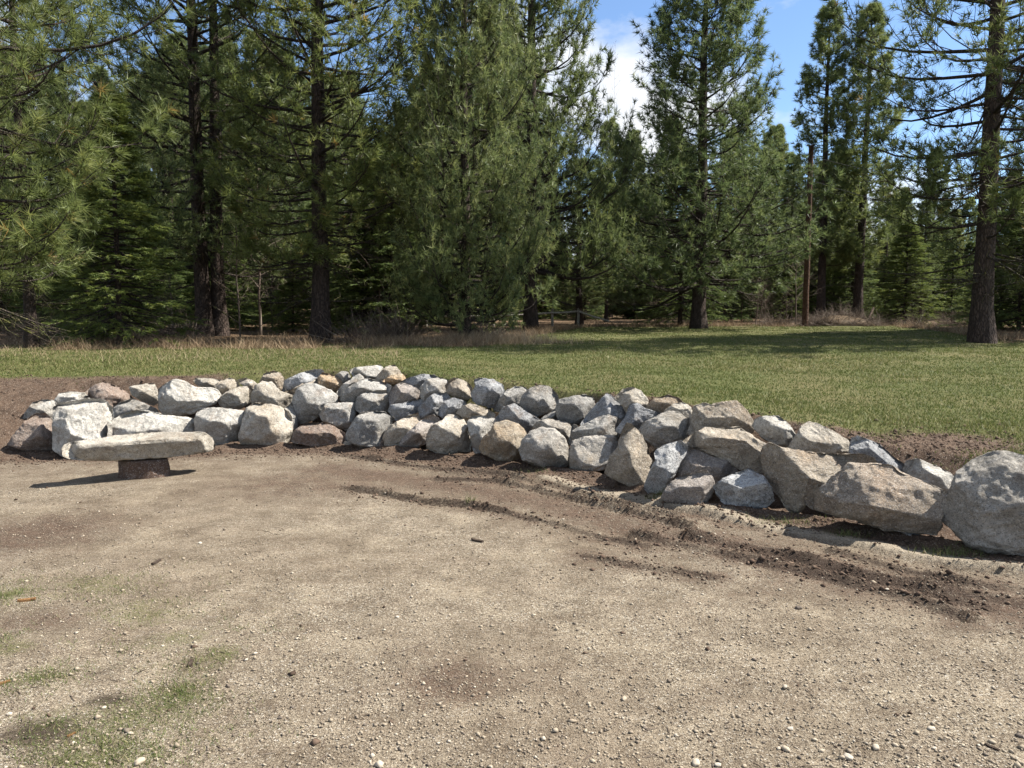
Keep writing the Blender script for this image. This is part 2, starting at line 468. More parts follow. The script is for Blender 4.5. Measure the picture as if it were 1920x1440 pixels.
RUTS = [  # pixel polylines, berm height, trench depth, width
    ([(640, 854), (740, 868), (830, 880), (900, 886), (980, 900), (1050, 912), (1110, 930), (1170, 946), (1260, 968)], 0.05, 0.02, 0.06),
    ([(820, 898), (930, 904), (1000, 918), (1060, 930), (1110, 942), (1190, 962), (1290, 990)], 0.045, 0.03, 0.05),
    ([(640, 915), (740, 930), (810, 942), (880, 948), (940, 961), (1010, 977), (1060, 988), (1120, 1003), (1210, 1022)], 0.035, 0.03, 0.05),
    ([(1190, 1003), (1260, 1020), (1330, 1036), (1420, 1056), (1500, 1070), (1600, 1096), (1700, 1122), (1800, 1156)], 0.045, 0.025, 0.07),
    ([(1100, 1042), (1190, 1060), (1260, 1070), (1340, 1082)], 0.015, 0.012, 0.05),
    ([(1300, 1010), (1400, 1030), (1500, 1050), (1600, 1074), (1700, 1098), (1800, 1116), (1920, 1138)], 0.05, 0.03, 0.08),
    ([(1440, 1040), (1540, 1066), (1640, 1090), (1740, 1112), (1850, 1140)], 0.04, 0.02, 0.07),
    ([(1560, 1036), (1680, 1068), (1800, 1094), (1920, 1112)], 0.035, 0.02, 0.06),
    ([(1280, 1255), (1350, 1270), (1420, 1285), (1480, 1300)], 0.008, 0.018, 0.05),
]
TRACK_BAND = [(620, 880), (760, 900), (900, 918), (1040, 945), (1180, 985), (1320, 1015), (1480, 1055), (1640, 1090), (1800, 1122), (1950, 1150)]
SANDY = [(1030, 904), (1100, 922), (1180, 938), (1280, 962), (1400, 986), (1500, 1008), (1600, 1028), (1700, 1050), (1800, 1068), (1920, 1082), (2200, 1130)]
def seg_dist(x, y, pts):
    """signed distance (positive on the far side) and distance to a polyline on the ground"""
    best = np.full(np.shape(x), 1e9); sgn = np.zeros(np.shape(x))
    for a, b in zip(pts[:-1], pts[1:]):
        ax, ay = a[0], a[1]; dx, dy = b[0] - ax, b[1] - ay; L2 = dx * dx + dy * dy
        t = np.clip(((x - ax) * dx + (y - ay) * dy) / L2, 0, 1)
        ex, ey = x - (ax + t * dx), y - (ay + t * dy)
        d = np.hypot(ex, ey); m = d < best
        best = np.where(m, d, best); sgn = np.where(m, np.sign(dx * ey - dy * ex), sgn)
    return best, sgn
RUT_G = [([ground_at(*p) for p in pts], bh, td, w) for pts, bh, td, w in RUTS]
SANDY_G = [ground_at(*p) for p in SANDY]
BAND_G = [ground_at(*p) for p in TRACK_BAND]

def terrain(x, y, detail=True):
    x = np.asarray(x, dtype=float); y = np.asarray(y, dtype=float)
    b, t, h = fB(x), fT(x), hT(x)
    s = (y - b) / (t - b)
    bank = h * (0.8 * np.clip(s, 0, 1) + 0.2 * smooth01(s))
    mead = G(y) + (h - G(t)) * np.exp(-np.maximum(y - t, 0) / 5.0)
    z = np.where(s <= 0, 0.0, np.where(s < 1, bank, mead))
    if detail:
        z = z - 0.26 * np.sin(np.pi * np.clip(s, 0, 1)) * smooth01((x + 5.9) / 0.5) * smooth01((4.4 - x) / 0.5)
        z = z + 0.055 * np.exp(-((y - b - 0.02) / 0.14) ** 2) * smooth01((x + 6.2) / 0.5) * smooth01((5.0 - x) / 0.5) * (0.5 + fbm(x, y, 2.5, 3, 31))
        lot = smooth01(0.5 - s * 3)
        z = z + (fbm(x, y, 1.3, 3) - 0.5) * 0.035 * np.where(s > 1, 2.0, 1.0)
        z = z + (fbm(x, y, 9.0, 3, 5) - 0.5) * np.where(s <= 0, 0.012, 0.03)
        near = (y > 2) & (y < 10) & (x > -4) & (x < 7)
        if np.any(near):
            xn, yn = x[near], y[near]
            dz = np.zeros(xn.shape)
            lump = np.clip((fbm(xn, yn, 3.0, 4, 9) - 0.30) * 3.4, 0.35, 1.2)
            for pts, bh, td, w in RUT_G:
                d, sg = seg_dist(xn, yn, pts)
                sd = d * sg
                dz += bh * lump * np.exp(-((sd - w * 0.6) / (w * 0.7)) ** 2) - 0.7 * td * lump * np.exp(-((sd + w * 0.6) / (w * 0.7)) ** 2)
            d, sg = seg_dist(xn, yn, SANDY_G)
            sd = d * sg
            dz += 0.065 * smooth01(0.5 + sd / 0.05) * np.exp(-np.maximum(sd, 0) / 0.35) * np.clip(0.35 + 2.2 * (fbm(xn, yn, 1.2, 3, 77) - 0.35), 0.3, 1.1)
            z[near] = z[near] + dz * lot[near]
    return z

def axis_pts(lo, f0, f1, hi, step, grow=1.09):
    a = list(np.arange(f0, f1 + 1e-6, step)); s = step
    v = f1
    while v < hi: s *= grow; v += s; a.append(v)
    s = step; v = f0
    while v > lo: s *= grow; v -= s; a.insert(0, v)
    return np.array(a)
gx = axis_pts(-400, -7.0, 5.6, 400, 0.042)
gy = axis_pts(-60, 3.4, 10.6, 500, 0.035)
XX, YY = np.meshgrid(gx, gy)
ZZ = terrain(XX.ravel(), YY.ravel()).reshape(XX.shape)
xf, yf = XX.ravel(), YY.ravel()
b_, t_ = fB(xf), fT(xf)
S_ = (yf - b_) / (t_ - b_)

def blob(px, py, rx, ry):
    """soft blob on the lot given by a pixel spot and its pixel radii"""
    c = ground_at(px, py); ex = ground_at(px + rx, py)[0] - c[0]
    ey = (ground_at(px, py - ry)[1] - ground_at(px, py + ry)[1]) / 2
    return np.exp(-(((xf - c[0]) / ex) ** 2 + ((yf - c[1]) / ey) ** 2))
edge_n = (fbm(xf, yf, 0.9, 4, 3) - 0.5)
soil = np.maximum(smooth01(1.0 - (-S_ * (t_ - b_)) / 1.0) * 0.95, 0.5 * smooth01(1.0 - (-S_ * (t_ - b_)) / 3.2)) * (S_ <= 0)
soil = np.where((S_ > 0), 1.0, soil)
lawn_off = (yf - t_) + 0.22 + edge_n * 0.9
lawn_m = smooth01(lawn_off / 0.5 + 0.3)
dirt_right = np.exp(-(((xf - 3.75) / 0.8) ** 2 + ((yf - 6.45) / 0.5) ** 2)) * 1.1
dirt_left = smooth01((-3.2 - xf) / 1.2) * smooth01(1.2 - (yf - t_) / 0.7)
lawn_m = np.clip(lawn_m - dirt_right - dirt_left * 0.7, 0, 1)
for a in ((60, 1000, 200, 60, 0.75), (850, 1275, 190, 60, 0.62), (620, 905, 330, 45, 0.62), (1150, 985, 260, 60, 0.45), (1550, 1080, 330, 55, 0.55),
          (230, 950, 300, 50, 0.3), (80, 1160, 130, 40, 0.6), (1330, 1290, 200, 40, 0.3), (950, 1180, 140, 30, 0.25), (1000, 1420, 160, 40, 0.3)):
    soil = np.maximum(soil, blob(*a[:4]) * a[4])
damp = np.zeros(xf.shape)
for a in ((205, 1312, 60, 18, 0.95), (80, 1375, 110, 36, 0.9), (190, 1258, 45, 8, 0.6), (1150, 945, 120, 18, 0.5), (900, 885, 160, 16, 0.6), (1640, 1085, 160, 26, 0.5), (800, 1262, 70, 20, 0.35)):
    damp = np.maximum(damp, blob(*a[:4]) * a[4])
for pts, bh, td, w in RUT_G[:8]:
    d, sg = seg_dist(xf, yf, pts); pn = fbm(xf, yf, 2.5, 4, 9); damp = np.maximum(damp, (0.45 + 0.6 * pn) * 0.95 * np.exp(-(d / (w * 1.3)) ** 2)); soil = np.maximum(soil, (0.3 + 0.7 * pn) * 0.8 * np.exp(-(d / 0.30) ** 2))
dB, _sB = seg_dist(xf, yf, BAND_G)
soil = np.maximum(soil, 0.72 * np.exp(-(dB / 0.5) ** 2) * (S_ <= 0))
dS, sS = seg_dist(xf, yf, SANDY_G)
sand = np.exp(-((dS * sS - 0.09) / 0.11) ** 2) * (xf > 0.2) * 0.95
soil = soil * (1 - 0.7 * sand)
GREEN_PATCH = [(340, 1300, 60, 22), (160, 1425, 130, 30), (20, 1215, 70, 26), (10, 1115, 40, 18), (180, 1095, 110, 26), (270, 1150, 140, 40),
               (330, 1195, 110, 30), (400, 1225, 80, 35), (60, 1270, 60, 20), (250, 1390, 150, 40), (200, 1350, 200, 60)]
turf = np.zeros(xf.shape)
for i, a in enumerate(GREEN_PATCH): turf = np.maximum(turf, blob(*a) * (0.60 if i < 4 else 0.47))
turf = np.maximum(turf, lawn_m * np.where(S_ > 0.6, 1, 0))
lit = smooth01((yf - tree_line(xf, yf) + edge_n * 2.0) / 1.2 + 0.5)
lit = np.maximum(lit, smooth01((yf - 34) / 4))

idx = np.arange(XX.size).reshape(XX.shape)
quads = np.stack([idx[:-1, :-1], idx[:-1, 1:], idx[1:, 1:], idx[1:, :-1]], -1).reshape(-1, 4)
cS = S_[quads].mean(1); cL = lawn_m[quads].mean(1); cT = lit[quads].mean(1); cY = yf[quads].mean(1)
region = np.where(cS <= 0.0, 0, np.where((cS < 1.0) | ((cL < 0.5) & (cY < 14)), 1, np.where(cT > 0.5, 3, 2)))
allv = np.stack([xf, yf, ZZ.ravel()], -1)
for rid, nm, lab in ((0, 'gravel_yard', 'sandy gravel yard with muddy tyre ruts'), (1, 'soil_bank', 'bare brown soil bank behind the boulders'),
                     (2, 'meadow', 'short green meadow above the boulder wall'), (3, 'wood_floor', 'brown needle strewn floor of the wood')):
    q = quads[region == rid]
    used, inv = np.unique(q, return_inverse=True)
    me = mesh_np(nm, allv[used], inv.reshape(-1, 4), True)
    for an, arr in (('soil', soil), ('damp', damp), ('sand', sand), ('turf', turf), ('litter', lit)):
        attr(me, an, arr[used])
    tag(add_obj(nm, me, M_GROUND), lab, None, None, 'structure')

def tz(x, y): return float(terrain(np.array([x]), np.array([y]))[0])

# ------------------------------------------------------------------ boulders
def ico(sub):
    bm = bmesh.new(); bmesh.ops.create_icosphere(bm, subdivisions=sub, radius=1.0)
    bm.verts.ensure_lookup_table()
    v = np.array([x.co[:] for x in bm.verts]); f = np.array([[q.index for q in p.verts] for p in bm.faces]); bm.free()
    return v, f
ICO = {s: ico(s) for s in (1, 2, 3, 4, 5, 6)}

def hit_bank(px, py):
    d = ray(px, py)
    t = np.linspace(3.0, 16.0, 1400)
    P = EYE[None] + d[None] * t[:, None]
    below = P[:, 2] < terrain(P[:, 0], P[:, 1], False)
    i = int(np.argmax(below)) if below.any() else len(t) - 1
    return t[i]

def rock_mesh(name, poly_px, depth_t, seed, half=None, planes=None, blocky=3.0, sub=5, rough=1.0, ncut=6, chips=5):
    """closed stone whose outline is the traced polygon at its own distance; real thickness both ways"""
    rnd = random.Random(seed)
    P2 = np.array(poly_px, dtype=float)
    x0, y0, x1, y1 = P2[:, 0].min(), P2[:, 1].min(), P2[:, 0].max(), P2[:, 1].max()
    # area centroid
    xs, ys = P2[:, 0], P2[:, 1]; xn, yn = np.roll(xs, -1), np.roll(ys, -1)
    cr = xs * yn - xn * ys; A = cr.sum() / 2
    c2 = np.array([((xs + xn) * cr).sum() / (6 * A), ((ys + yn) * cr).sum() / (6 * A)])
    dc = ray(*c2); C = EYE + dc * depth_t
    w = -dc / np.linalg.norm(dc)
    u = np.cross([0, 0, 1.0], w); u /= np.linalg.norm(u)
    v = np.cross(w, u)
    pts = []
    for p in P2:
        r = ray(*p); t = np.dot(C - EYE, w) / np.dot(r, w)
        q = EYE + r * t - C
        pts.append((np.dot(q, u), np.dot(q, v)))
    pts = np.array(pts)
    # radius by angle (ray against polygon edges)
    TH = np.linspace(-np.pi, np.pi, 361); RR = np.zeros(361)
    a_, b2 = pts, np.roll(pts, -1, axis=0)
    for i, th in enumerate(TH):
        dx, dy = math.cos(th), math.sin(th)
        e = b2 - a_
        den = dx * e[:, 1] - dy * e[:, 0]
        den = np.where(np.abs(den) < 1e-9, 1e-9, den)
        tt = (a_[:, 0] * e[:, 1] - a_[:, 1] * e[:, 0]) / den
        ss = (a_[:, 0] * dy - a_[:, 1] * dx) / den
        ok = (tt > 0) & (ss >= -1e-6) & (ss <= 1 + 1e-6)
        RR[i] = tt[ok].max() if ok.any() else np.hypot(*pts.T).mean()
    k = np.array([1, 2, 1]) / 4.0
    RR = np.convolve(np.concatenate([RR[-2:-1], RR, RR[1:2]]), k, 'valid') * 1.055
    W, H = np.ptp(pts[:, 0]), np.ptp(pts[:, 1])
    D = half if half else 0.5 * (0.55 * min(W, H) + 0.45 * max(W, H)) * rnd.uniform(0.85, 1.05)
    V, Fc = ICO[sub]
    n = V.copy()
    s = np.clip(np.hypot(n[:, 0], n[:, 1]), 0, 1); th = np.arctan2(n[:, 1], n[:, 0])
    r = np.interp(th, TH, RR)
    sr = s ** 0.9
    uu, vv = np.cos(th) * r * sr, np.sin(th) * r * sr
    ww = D * (1 - np.minimum(sr, 1) ** blocky) ** (1.0 / blocky) * np.sign(n[:, 2])
    # broken faces: the front and the back are each cut by planes
    if planes is None:
        planes = [(rnd.uniform(60, 120), rnd.uniform(48, 64), rnd.uniform(0.60, 0.8)),
                  (rnd.uniform(-130, -50), rnd.uniform(22, 48), rnd.uniform(0.60, 0.8)),
                  (rnd.uniform(-35, 45), rnd.uniform(28, 58), rnd.uniform(0.62, 0.85)),
                  (rnd.uniform(145, 215), rnd.uniform(28, 58), rnd.uniform(0.62, 0.85))]
        for i in range(ncut - 4):
            planes.append((rnd.uniform(0, 360), rnd.uniform(12, 50), rnd.uniform(0.68, 0.92)))
    for i in range(chips):
        planes = planes + [(rnd.uniform(0, 360), rnd.uniform(20, 66), rnd.uniform(0.84, 0.97))]
    front = n[:, 2] > 0
    fj = 2.2 / math.sqrt(W * H)
    jit = np.array([mnoise.fractal(Vector((a * fj + seed, b * fj, c * fj)), 0.8, 2.0, 3) for a, b, c in zip(uu, vv, ww)])
    for az, tilt, fr in planes:
        az, tilt = rad(az), rad(tilt)
        R_ = np.interp((az + np.pi) % (2 * np.pi) - np.pi, TH, RR)
        mu, mv, mw = math.cos(az) * math.sin(tilt), math.sin(az) * math.sin(tilt), math.cos(tilt)
        pd = fr * math.sqrt((R_ * math.sin(tilt)) ** 2 + (D * math.cos(tilt)) ** 2)
        lim = (pd - mu * uu - mv * vv) / mw + jit * 0.08 * D
        ww = np.where(front, np.minimum(ww, np.maximum(lim, -0.25 * D)), ww)
    for i in range(4):
        az, tilt, fr = rnd.uniform(0, 2 * np.pi), rad(rnd.uniform(15, 55)), rnd.uniform(0.65, 0.9)
        R_ = np.interp((az + np.pi) % (2 * np.pi) - np.pi, TH, RR)
        pd = fr * math.sqrt((R_ * math.sin(tilt)) ** 2 + (D * math.cos(tilt)) ** 2)
        lim = -(pd - math.cos(az) * math.sin(tilt) * uu - math.sin(az) * math.sin(tilt) * vv) / math.cos(tilt)
        ww = np.where(~front, np.maximum(ww, lim), ww)
    L = u[None] * uu[:, None] + v[None] * vv[:, None] + w[None] * ww[:, None]
    size = math.sqrt(W * H)
    # chipped, weathered relief
    dirn = L / (np.linalg.norm(L, axis=1, keepdims=True) + 1e-9)
    disp = np.empty(len(L))
    f1, f2 = 2.3 / size, 7.0 / size
    so = Vector((seed * 3.1, seed * 1.7, seed * 0.9))
    for i, p in enumerate(L):
        pv = Vector(p)
        a = mnoise.fractal(pv * f1 + so, 0.9, 2.0, 3)
        b = mnoise.ridged_multi_fractal(pv * f2 + so, 0.9, 2.1, 4, 0.9, 2.0) - 1.0
        c = mnoise.noise(pv * 34.0 + so)
        disp[i] = 0.022 * size * a + 0.020 * size * b + 0.0045 * c
    L = L + dirn * (disp * rough)[:, None]
    me = mesh_np(name, L, Fc, True)
    return me, C, W, H, D

Z1 = lambda pts: [(x / 3.4286, 640 + y / 3.4286) for x, y in pts]
Z2 = lambda pts: [(420 + x / 4.1739, 660 + y / 4.1739) for x, y in pts]
Z3 = lambda pts: [(780 + x / 4.1739, 680 + y / 4.1739) for x, y in pts]
Z4 = lambda pts: [(1100 + x / 4.1739, 700 + y / 4.1739) for x, y in pts]
Z5 = lambda pts: [(1400 + x / 3.6923, 740 + y / 3.6923) for x, y in pts]

# (outline, colour, sits on the ground, label, options)
ROCKS = [
 (Z1([(50,660),(115,570),(160,520),(220,470),(290,468),(335,510),(350,640),(345,710),(265,740),(180,715)]), 'N', 1, 'reddish brown wedge boulder at the soil end of the wall', {}),
 (Z1([(150,500),(165,455),(215,395),(270,375),(340,380),(365,410),(350,500),(300,520),(220,520)]), 'W', 0, 'small pale boulder above the reddish brown wedge boulder', {}),
 (Z1([(340,395),(385,335),(450,325),(540,332),(592,335),(605,370),(560,410),(450,430),(360,425)]), 'W', 0, 'low flat white boulder behind the square grey white block', {}),
 (Z1([(350,425),(440,390),(570,370),(660,380),(715,420),(715,520),(705,640),(700,735),(560,745),(430,742),(380,708),(350,690),(345,560)]), 'W', 1, 'large square grey white block behind one end of the bench', dict(planes=[(95,70,0.80),(0,62,0.85),(75,22,0.74),(180,50,0.9)], sub=6)),
 (Z1([(555,325),(610,285),(670,265),(740,285),(800,320),(848,365),(790,400),(725,425),(650,420),(600,385)]), 'N', 0, 'brown grey domed boulder on top of the square white block', {}),
 (Z1([(835,295),(900,278),(990,270),(1010,310),(1022,390),(985,412),(920,388),(850,345)]), 'C', 0, 'small squarish cream boulder next to the brown grey domed one', {}),
 (Z1([(715,440),(770,395),(850,370),(930,400),(1000,435),(1020,465),(960,500),(820,500),(740,500)]), 'G', 0, 'low grey boulder wedged under the small squarish cream one', {}),
 (Z1([(710,520),(790,480),(870,450),(950,455),(1100,480),(1200,495),(1245,510),(1240,590),(1200,690),(1000,705),(800,705),(705,640)]), 'W', 1, 'long white boulder directly behind the bench slab', dict(sub=6)),
 (Z1([(1020,310),(1070,275),(1135,252),(1190,262),(1260,300),(1350,300),(1395,320),(1412,355),(1380,400),(1250,455),(1140,480),(1060,470),(1030,440),(1025,370)]), 'W', 0, 'broad smooth white boulder in the upper row above the bench', dict(planes=[(80,34,0.72),(-80,30,0.85),(200,40,0.85)], sub=6)),
 (Z1([(1245,255),(1265,235),(1350,240),(1430,250),(1420,280),(1370,300),(1280,290)]), 'C', 0, 'low flat cream boulder behind the broad smooth white one', {}),
 (Z1([(1375,285),(1420,255),(1480,235),(1525,255),(1545,290),(1490,320),(1440,350),(1405,335)]), 'T', 0, 'small tan angular boulder beside the low flat cream one', {}),
 (Z1([(1405,375),(1450,330),(1530,295),(1590,290),(1612,330),(1610,390),(1550,430),(1450,438),(1415,410)]), 'C', 0, 'cream egg shaped boulder with a shaded underside in the upper row', {}),
 (Z1([(1530,248),(1580,237),(1630,255),(1660,280),(1650,330),(1605,330),(1575,295),(1545,272)]), 'C', 0, 'small smooth cream boulder behind the egg shaped one', {}),
 (Z1([(1250,500),(1280,445),(1370,430),(1500,440),(1580,455),(1570,490),(1550,570),(1540,640),(1480,640),(1380,670),(1320,640),(1255,580)]), 'W', 1, 'grey white boulder with a flat top just past the bench end', {}),
 (Z1([(1540,610),(1560,520),(1590,430),(1640,398),(1750,410),(1850,450),(1872,480),(1870,560),(1860,630),(1800,687),(1700,680),(1560,662)]), 'C', 1, 'big cream block, one face sunlit and the other shaded grey', dict(planes=[(25,48,0.66),(195,24,0.72),(90,58,0.8),(-90,40,0.85)], sub=6)),
 (Z1([(1615,350),(1640,290),(1700,255),(1750,265),(1800,320),(1880,350),(1890,420),(1820,470),(1720,450),(1630,420)]), 'C', 0, 'cream boulder resting on the big cream block', {}),
 (Z1([(1670,260),(1700,210),(1760,188),(1800,205),(1830,245),(1825,300),(1780,320),(1720,290)]), 'T', 0, 'tan rounded boulder at the back beside the blue grey slab', {}),
 (Z2([(460,310),(480,220),(600,165),(700,140),(760,138),(785,185),(750,230),(660,270),(560,320),(480,330)]), 'B', 0, 'blue grey slab sloping up behind the round cream grey boulder', {}),
 (Z2([(735,200),(775,162),(850,180),(905,215),(930,250),(905,290),(875,310),(800,290),(740,265)]), 'O', 0, 'orange stained boulder in the back row', {}),
 (Z2([(455,310),(540,290),(640,232),(735,205),(740,265),(650,300),(590,340),(545,350),(470,330)]), 'T', 0, 'tan stone tucked under the blue grey slab', {}),
 (Z2([(535,450),(540,370),(580,290),(640,255),(720,255),(830,295),(880,340),(885,395),(820,430),(770,480),(740,510),(640,552),(590,550),(550,505)]), 'G', 0, 'large round cream grey boulder in the middle row', dict(blocky=2.3, ncut=5, planes=[(80,40,0.85),(-90,45,0.85),(10,45,0.88),(190,40,0.9)], sub=6)),
 (Z2([(870,182),(920,152),(965,152),(990,190),(985,230),(935,260),(905,220)]), 'G', 0, 'small grey stone between the orange stained and white slab boulders', {}),
 (Z2([(985,145),(1020,122),(1130,112),(1220,100),(1248,130),(1190,205),(1110,205),(1010,190)]), 'W', 0, 'bright white flat topped slab crowning the wall', dict(planes=[(70,30,0.66),(90,60,0.8),(10,50,0.85)])),
 (Z2([(1180,215),(1220,165),(1270,115),(1335,100),(1385,160),(1385,200),(1300,225),(1220,235)]), 'T', 0, 'tan pointed boulder next to the bright white slab', {}),
 (Z2([(1240,230),(1290,190),(1390,170),(1425,205),(1400,240),(1320,255),(1270,252)]), 'O', 0, 'low stone with an orange patch below the tan pointed boulder', {}),
 (Z2([(880,320),(930,255),(1000,210),(1010,180),(1050,165),(1100,205),(1070,260),(985,310),(930,345),(895,345)]), 'W', 0, 'white slanting stone under the bright white slab', {}),
 (Z2([(910,370),(960,290),(1040,240),(1110,205),(1230,230),(1310,270),(1290,330),(1200,350),(1100,390),(1020,410),(950,400)]), 'G', 0, 'grey boulder with a bright top edge and a dark shaded front', dict(planes=[(75,58,0.58),(-100,30,0.55),(20,55,0.85),(190,40,0.8)])),
 (Z2([(1025,400),(1040,360),(1120,315),(1200,300),(1260,300),(1290,340),(1295,400),(1280,470),(1180,478),(1080,490),(1035,455)]), 'G', 0, 'rounded grey boulder with a dark blotch in the middle row', dict(blocky=2.4)),
 (Z2([(1290,350),(1320,270),(1400,240),(1470,260),(1520,300),(1535,350),(1480,390),(1380,415),(1300,418)]), 'K', 0, 'squat brownish grey boulder beside the rounded dark blotched one', {}),
 (Z2([(1380,235),(1440,205),(1540,175),(1640,180),(1690,205),(1620,250),(1560,290),(1500,290),(1400,250)]), 'B', 0, 'flat blue grey slab lying along the wall top', {}),
 (Z2([(1535,280),(1590,220),(1680,205),(1755,220),(1745,300),(1680,345),(1610,385),(1560,402),(1545,350)]), 'G', 0, 'grey angular boulder at the end of the flat blue grey slab', {}),
 (Z2([(1515,440),(1570,385),(1640,330),(1740,320),(1770,360),(1740,420),(1690,490),(1600,500),(1535,525)]), 'B', 0, 'blue grey speckled boulder under the tan smooth egg', {}),
 (Z2([(1680,450),(1740,370),(1800,362),(1890,385),(1898,425),(1850,480),(1730,527),(1685,495)]), 'B', 0, 'pale blue grey squarish boulder in the middle row', {}),
 (Z2([(1285,460),(1300,415),(1400,400),(1540,370),(1552,405),(1515,470),(1430,510),(1345,538)]), 'B', 0, 'dark blue grey jagged stone below the squat brownish boulder', {}),
 (Z2([(750,490),(800,400),(900,395),(1020,400),(1032,460),(995,560),(955,610),(860,578),(770,535)]), 'G', 0, 'grey speckled square block hanging over the low brown boulder', dict(planes=[(90,62,0.82),(-90,12,0.75),(0,55,0.85),(180,55,0.9)])),
 (Z2([(535,700),(560,610),(640,555),(760,555),(860,585),(950,640),(955,680),(900,730),(760,762),(680,737),(580,717)]), 'N', 1, 'low wide brown boulder in the shade at the wall foot', dict(planes=[(90,60,0.6),(-90,25,0.6),(0,45,0.85),(180,50,0.85)])),
 (Z2([(970,620),(1030,520),(1080,480),(1250,472),(1330,520),(1300,570),(1265,640),(1230,745),(1080,745),(1045,730),(955,690)]), 'G', 1, 'large dull grey block with a flat face at the wall foot', dict(planes=[(85,66,0.8),(-90,8,0.7),(-10,50,0.8),(180,50,0.9)], sub=6)),
 (Z2([(928,725),(960,680),(1040,708),(1052,742),(960,767)]), 'C', 1, 'small cream stone at the foot of the large dull grey block', {}),
 (Z2([(1245,660),(1280,590),(1380,530),(1480,490),(1520,490),(1532,540),(1500,620),(1420,680),(1380,740),(1300,757),(1258,725)]), 'T', 1, 'tan leaning boulder at the wall foot beside the dull grey block', {}),
 (Z2([(1378,700),(1440,630),(1500,570),(1580,510),(1640,497),(1690,530),(1640,600),(1600,700),(1520,745),(1440,777),(1393,758)]), 'K', 1, 'pinkish grey leaning boulder at the wall foot', {}),
 (Z2([(1178,748),(1240,660),(1265,720),(1245,768),(1190,768)]), 'N', 1, 'small brown stone wedged between the dull grey and tan boulders', {}),
 (Z2([(470,450),(530,400),(565,500),(582,560),(545,640),(520,610),(500,480)]), 'G', 0, 'narrow shaded stone behind the big cream block', {}),
 (Z3([(230,180),(270,130),(320,122),(400,155),(440,195),(432,270),(400,288),(300,277),(245,235)]), 'T', 0, 'smooth tan egg shaped boulder on the wall top', dict(blocky=2.3, ncut=4)),
 (Z3([(85,590),(130,490),(210,460),(240,420),(310,398),(360,440),(410,520),(430,600),(420,690),(320,702),(210,727),(140,692),(95,670)]), 'C', 1, 'bright cream faceted block with a dark undercut at the wall foot', dict(planes=[(70,50,0.60),(225,32,0.55),(-80,45,0.65),(-10,58,0.72)], sub=6)),
 (Z3([(430,240),(470,190),(460,140),(510,125),(600,135),(680,180),(697,230),(655,295),(610,352),(560,347),(480,322),(440,287)]), 'B', 0, 'lumpy blue grey boulder on the wall top by the dug turf', {}),
 (Z3([(608,365),(650,290),(710,220),(770,190),(850,195),(880,220),(850,290),(815,340),(720,375),(650,385)]), 'G', 0, 'smooth grey boulder leaning on the lumpy blue grey one', {}),
 (Z3([(808,325),(830,260),(900,200),(990,180),(1050,195),(1100,250),(1115,310),(1070,365),(1000,400),(950,422),(870,375)]), 'G', 0, 'big rounded speckled grey boulder on the wall top', dict(blocky=2.5)),
 (Z3([(1095,360),(1130,290),(1240,265),(1320,250),(1380,275),(1402,325),(1385,385),(1275,490),(1180,465),(1115,445)]), 'G', 0, 'grey cream boulder with a dark underside on the wall top', dict(blocky=2.5)),
 (Z3([(955,462),(1010,410),(1100,355),(1130,440),(1080,470),(990,480)]), 'G', 0, 'small grey stone under the grey cream boulder', {}),
 (Z3([(315,395),(370,340),(430,320),(500,345),(560,365),(615,400),(610,440),(520,450),(440,440),(400,475),(360,450)]), 'T', 0, 'rough tan ridged stone in the middle row', {}),
 (Z3([(405,470),(440,420),(540,415),(620,445),(625,500),(575,570),(530,630),(505,700),(455,702),(430,590)]), 'W', 1, 'pale wedge boulder standing between the cream block and orange tan boulder', {}),
 (Z3([(628,430),(690,350),(770,322),(830,360),(860,385),(960,440),(950,480),(890,552),(850,550),(790,490),(720,465),(640,465)]), 'B', 0, 'pointed blue grey boulder in the middle row', dict(planes=[(60,45,0.62),(200,40,0.6),(-70,40,0.7),(0,40,0.7)])),
 (Z3([(500,660),(530,590),(590,530),(620,475),(700,455),(780,480),(840,530),(868,575),(835,640),(808,740),(760,771),(620,757),(520,712)]), 'O', 1, 'rounded orange tan boulder at the wall foot', dict(blocky=2.4, planes=[(80,40,0.85),(-90,40,0.75),(15,42,0.8),(190,40,0.85)], sub=6, mat='T2')),
 (Z3([(810,685),(840,610),(900,540),(980,512),(1080,520),(1150,580),(1200,690),(1207,725),(1182,800),(1050,832),(930,802),(840,762)]), 'C', 1, 'rounded dome shaped grey cream boulder at the wall foot', dict(blocky=2.3, planes=[(85,38,0.88),(-85,35,0.85),(5,50,0.85),(190,45,0.9)], sub=6, mat='GC')),
 (Z3([(905,520),(950,465),(1030,440),(1150,460),(1250,490),(1262,515),(1225,580),(1195,645),(1120,620),(1000,560)]), 'C', 0, 'grey cream slab lying behind the dome shaped boulder', dict(mat='GC')),
 (Z3([(1288,485),(1340,410),(1420,320),(1490,243),(1540,270),(1610,340),(1637,400),(1605,470),(1540,480),(1430,470),(1350,500)]), 'B', 0, 'dark blue grey peaked boulder in the upper row', dict(planes=[(40,45,0.7),(150,38,0.62),(-80,40,0.8)])),
 (Z3([(1560,275),(1620,210),(1690,193),(1760,220),(1825,310),(1810,370),(1730,390),(1650,400),(1620,340)]), 'C', 0, 'cream pyramid shaped boulder on the wall top', {}),
 (Z3([(1198,610),(1230,530),(1310,490),(1420,430),(1500,410),(1560,430),(1607,465),(1590,540),(1575,590),(1440,620),(1330,640),(1250,640),(1212,650)]), 'G', 0, 'shaded blue grey boulder above the hollow faced cream block', {}),
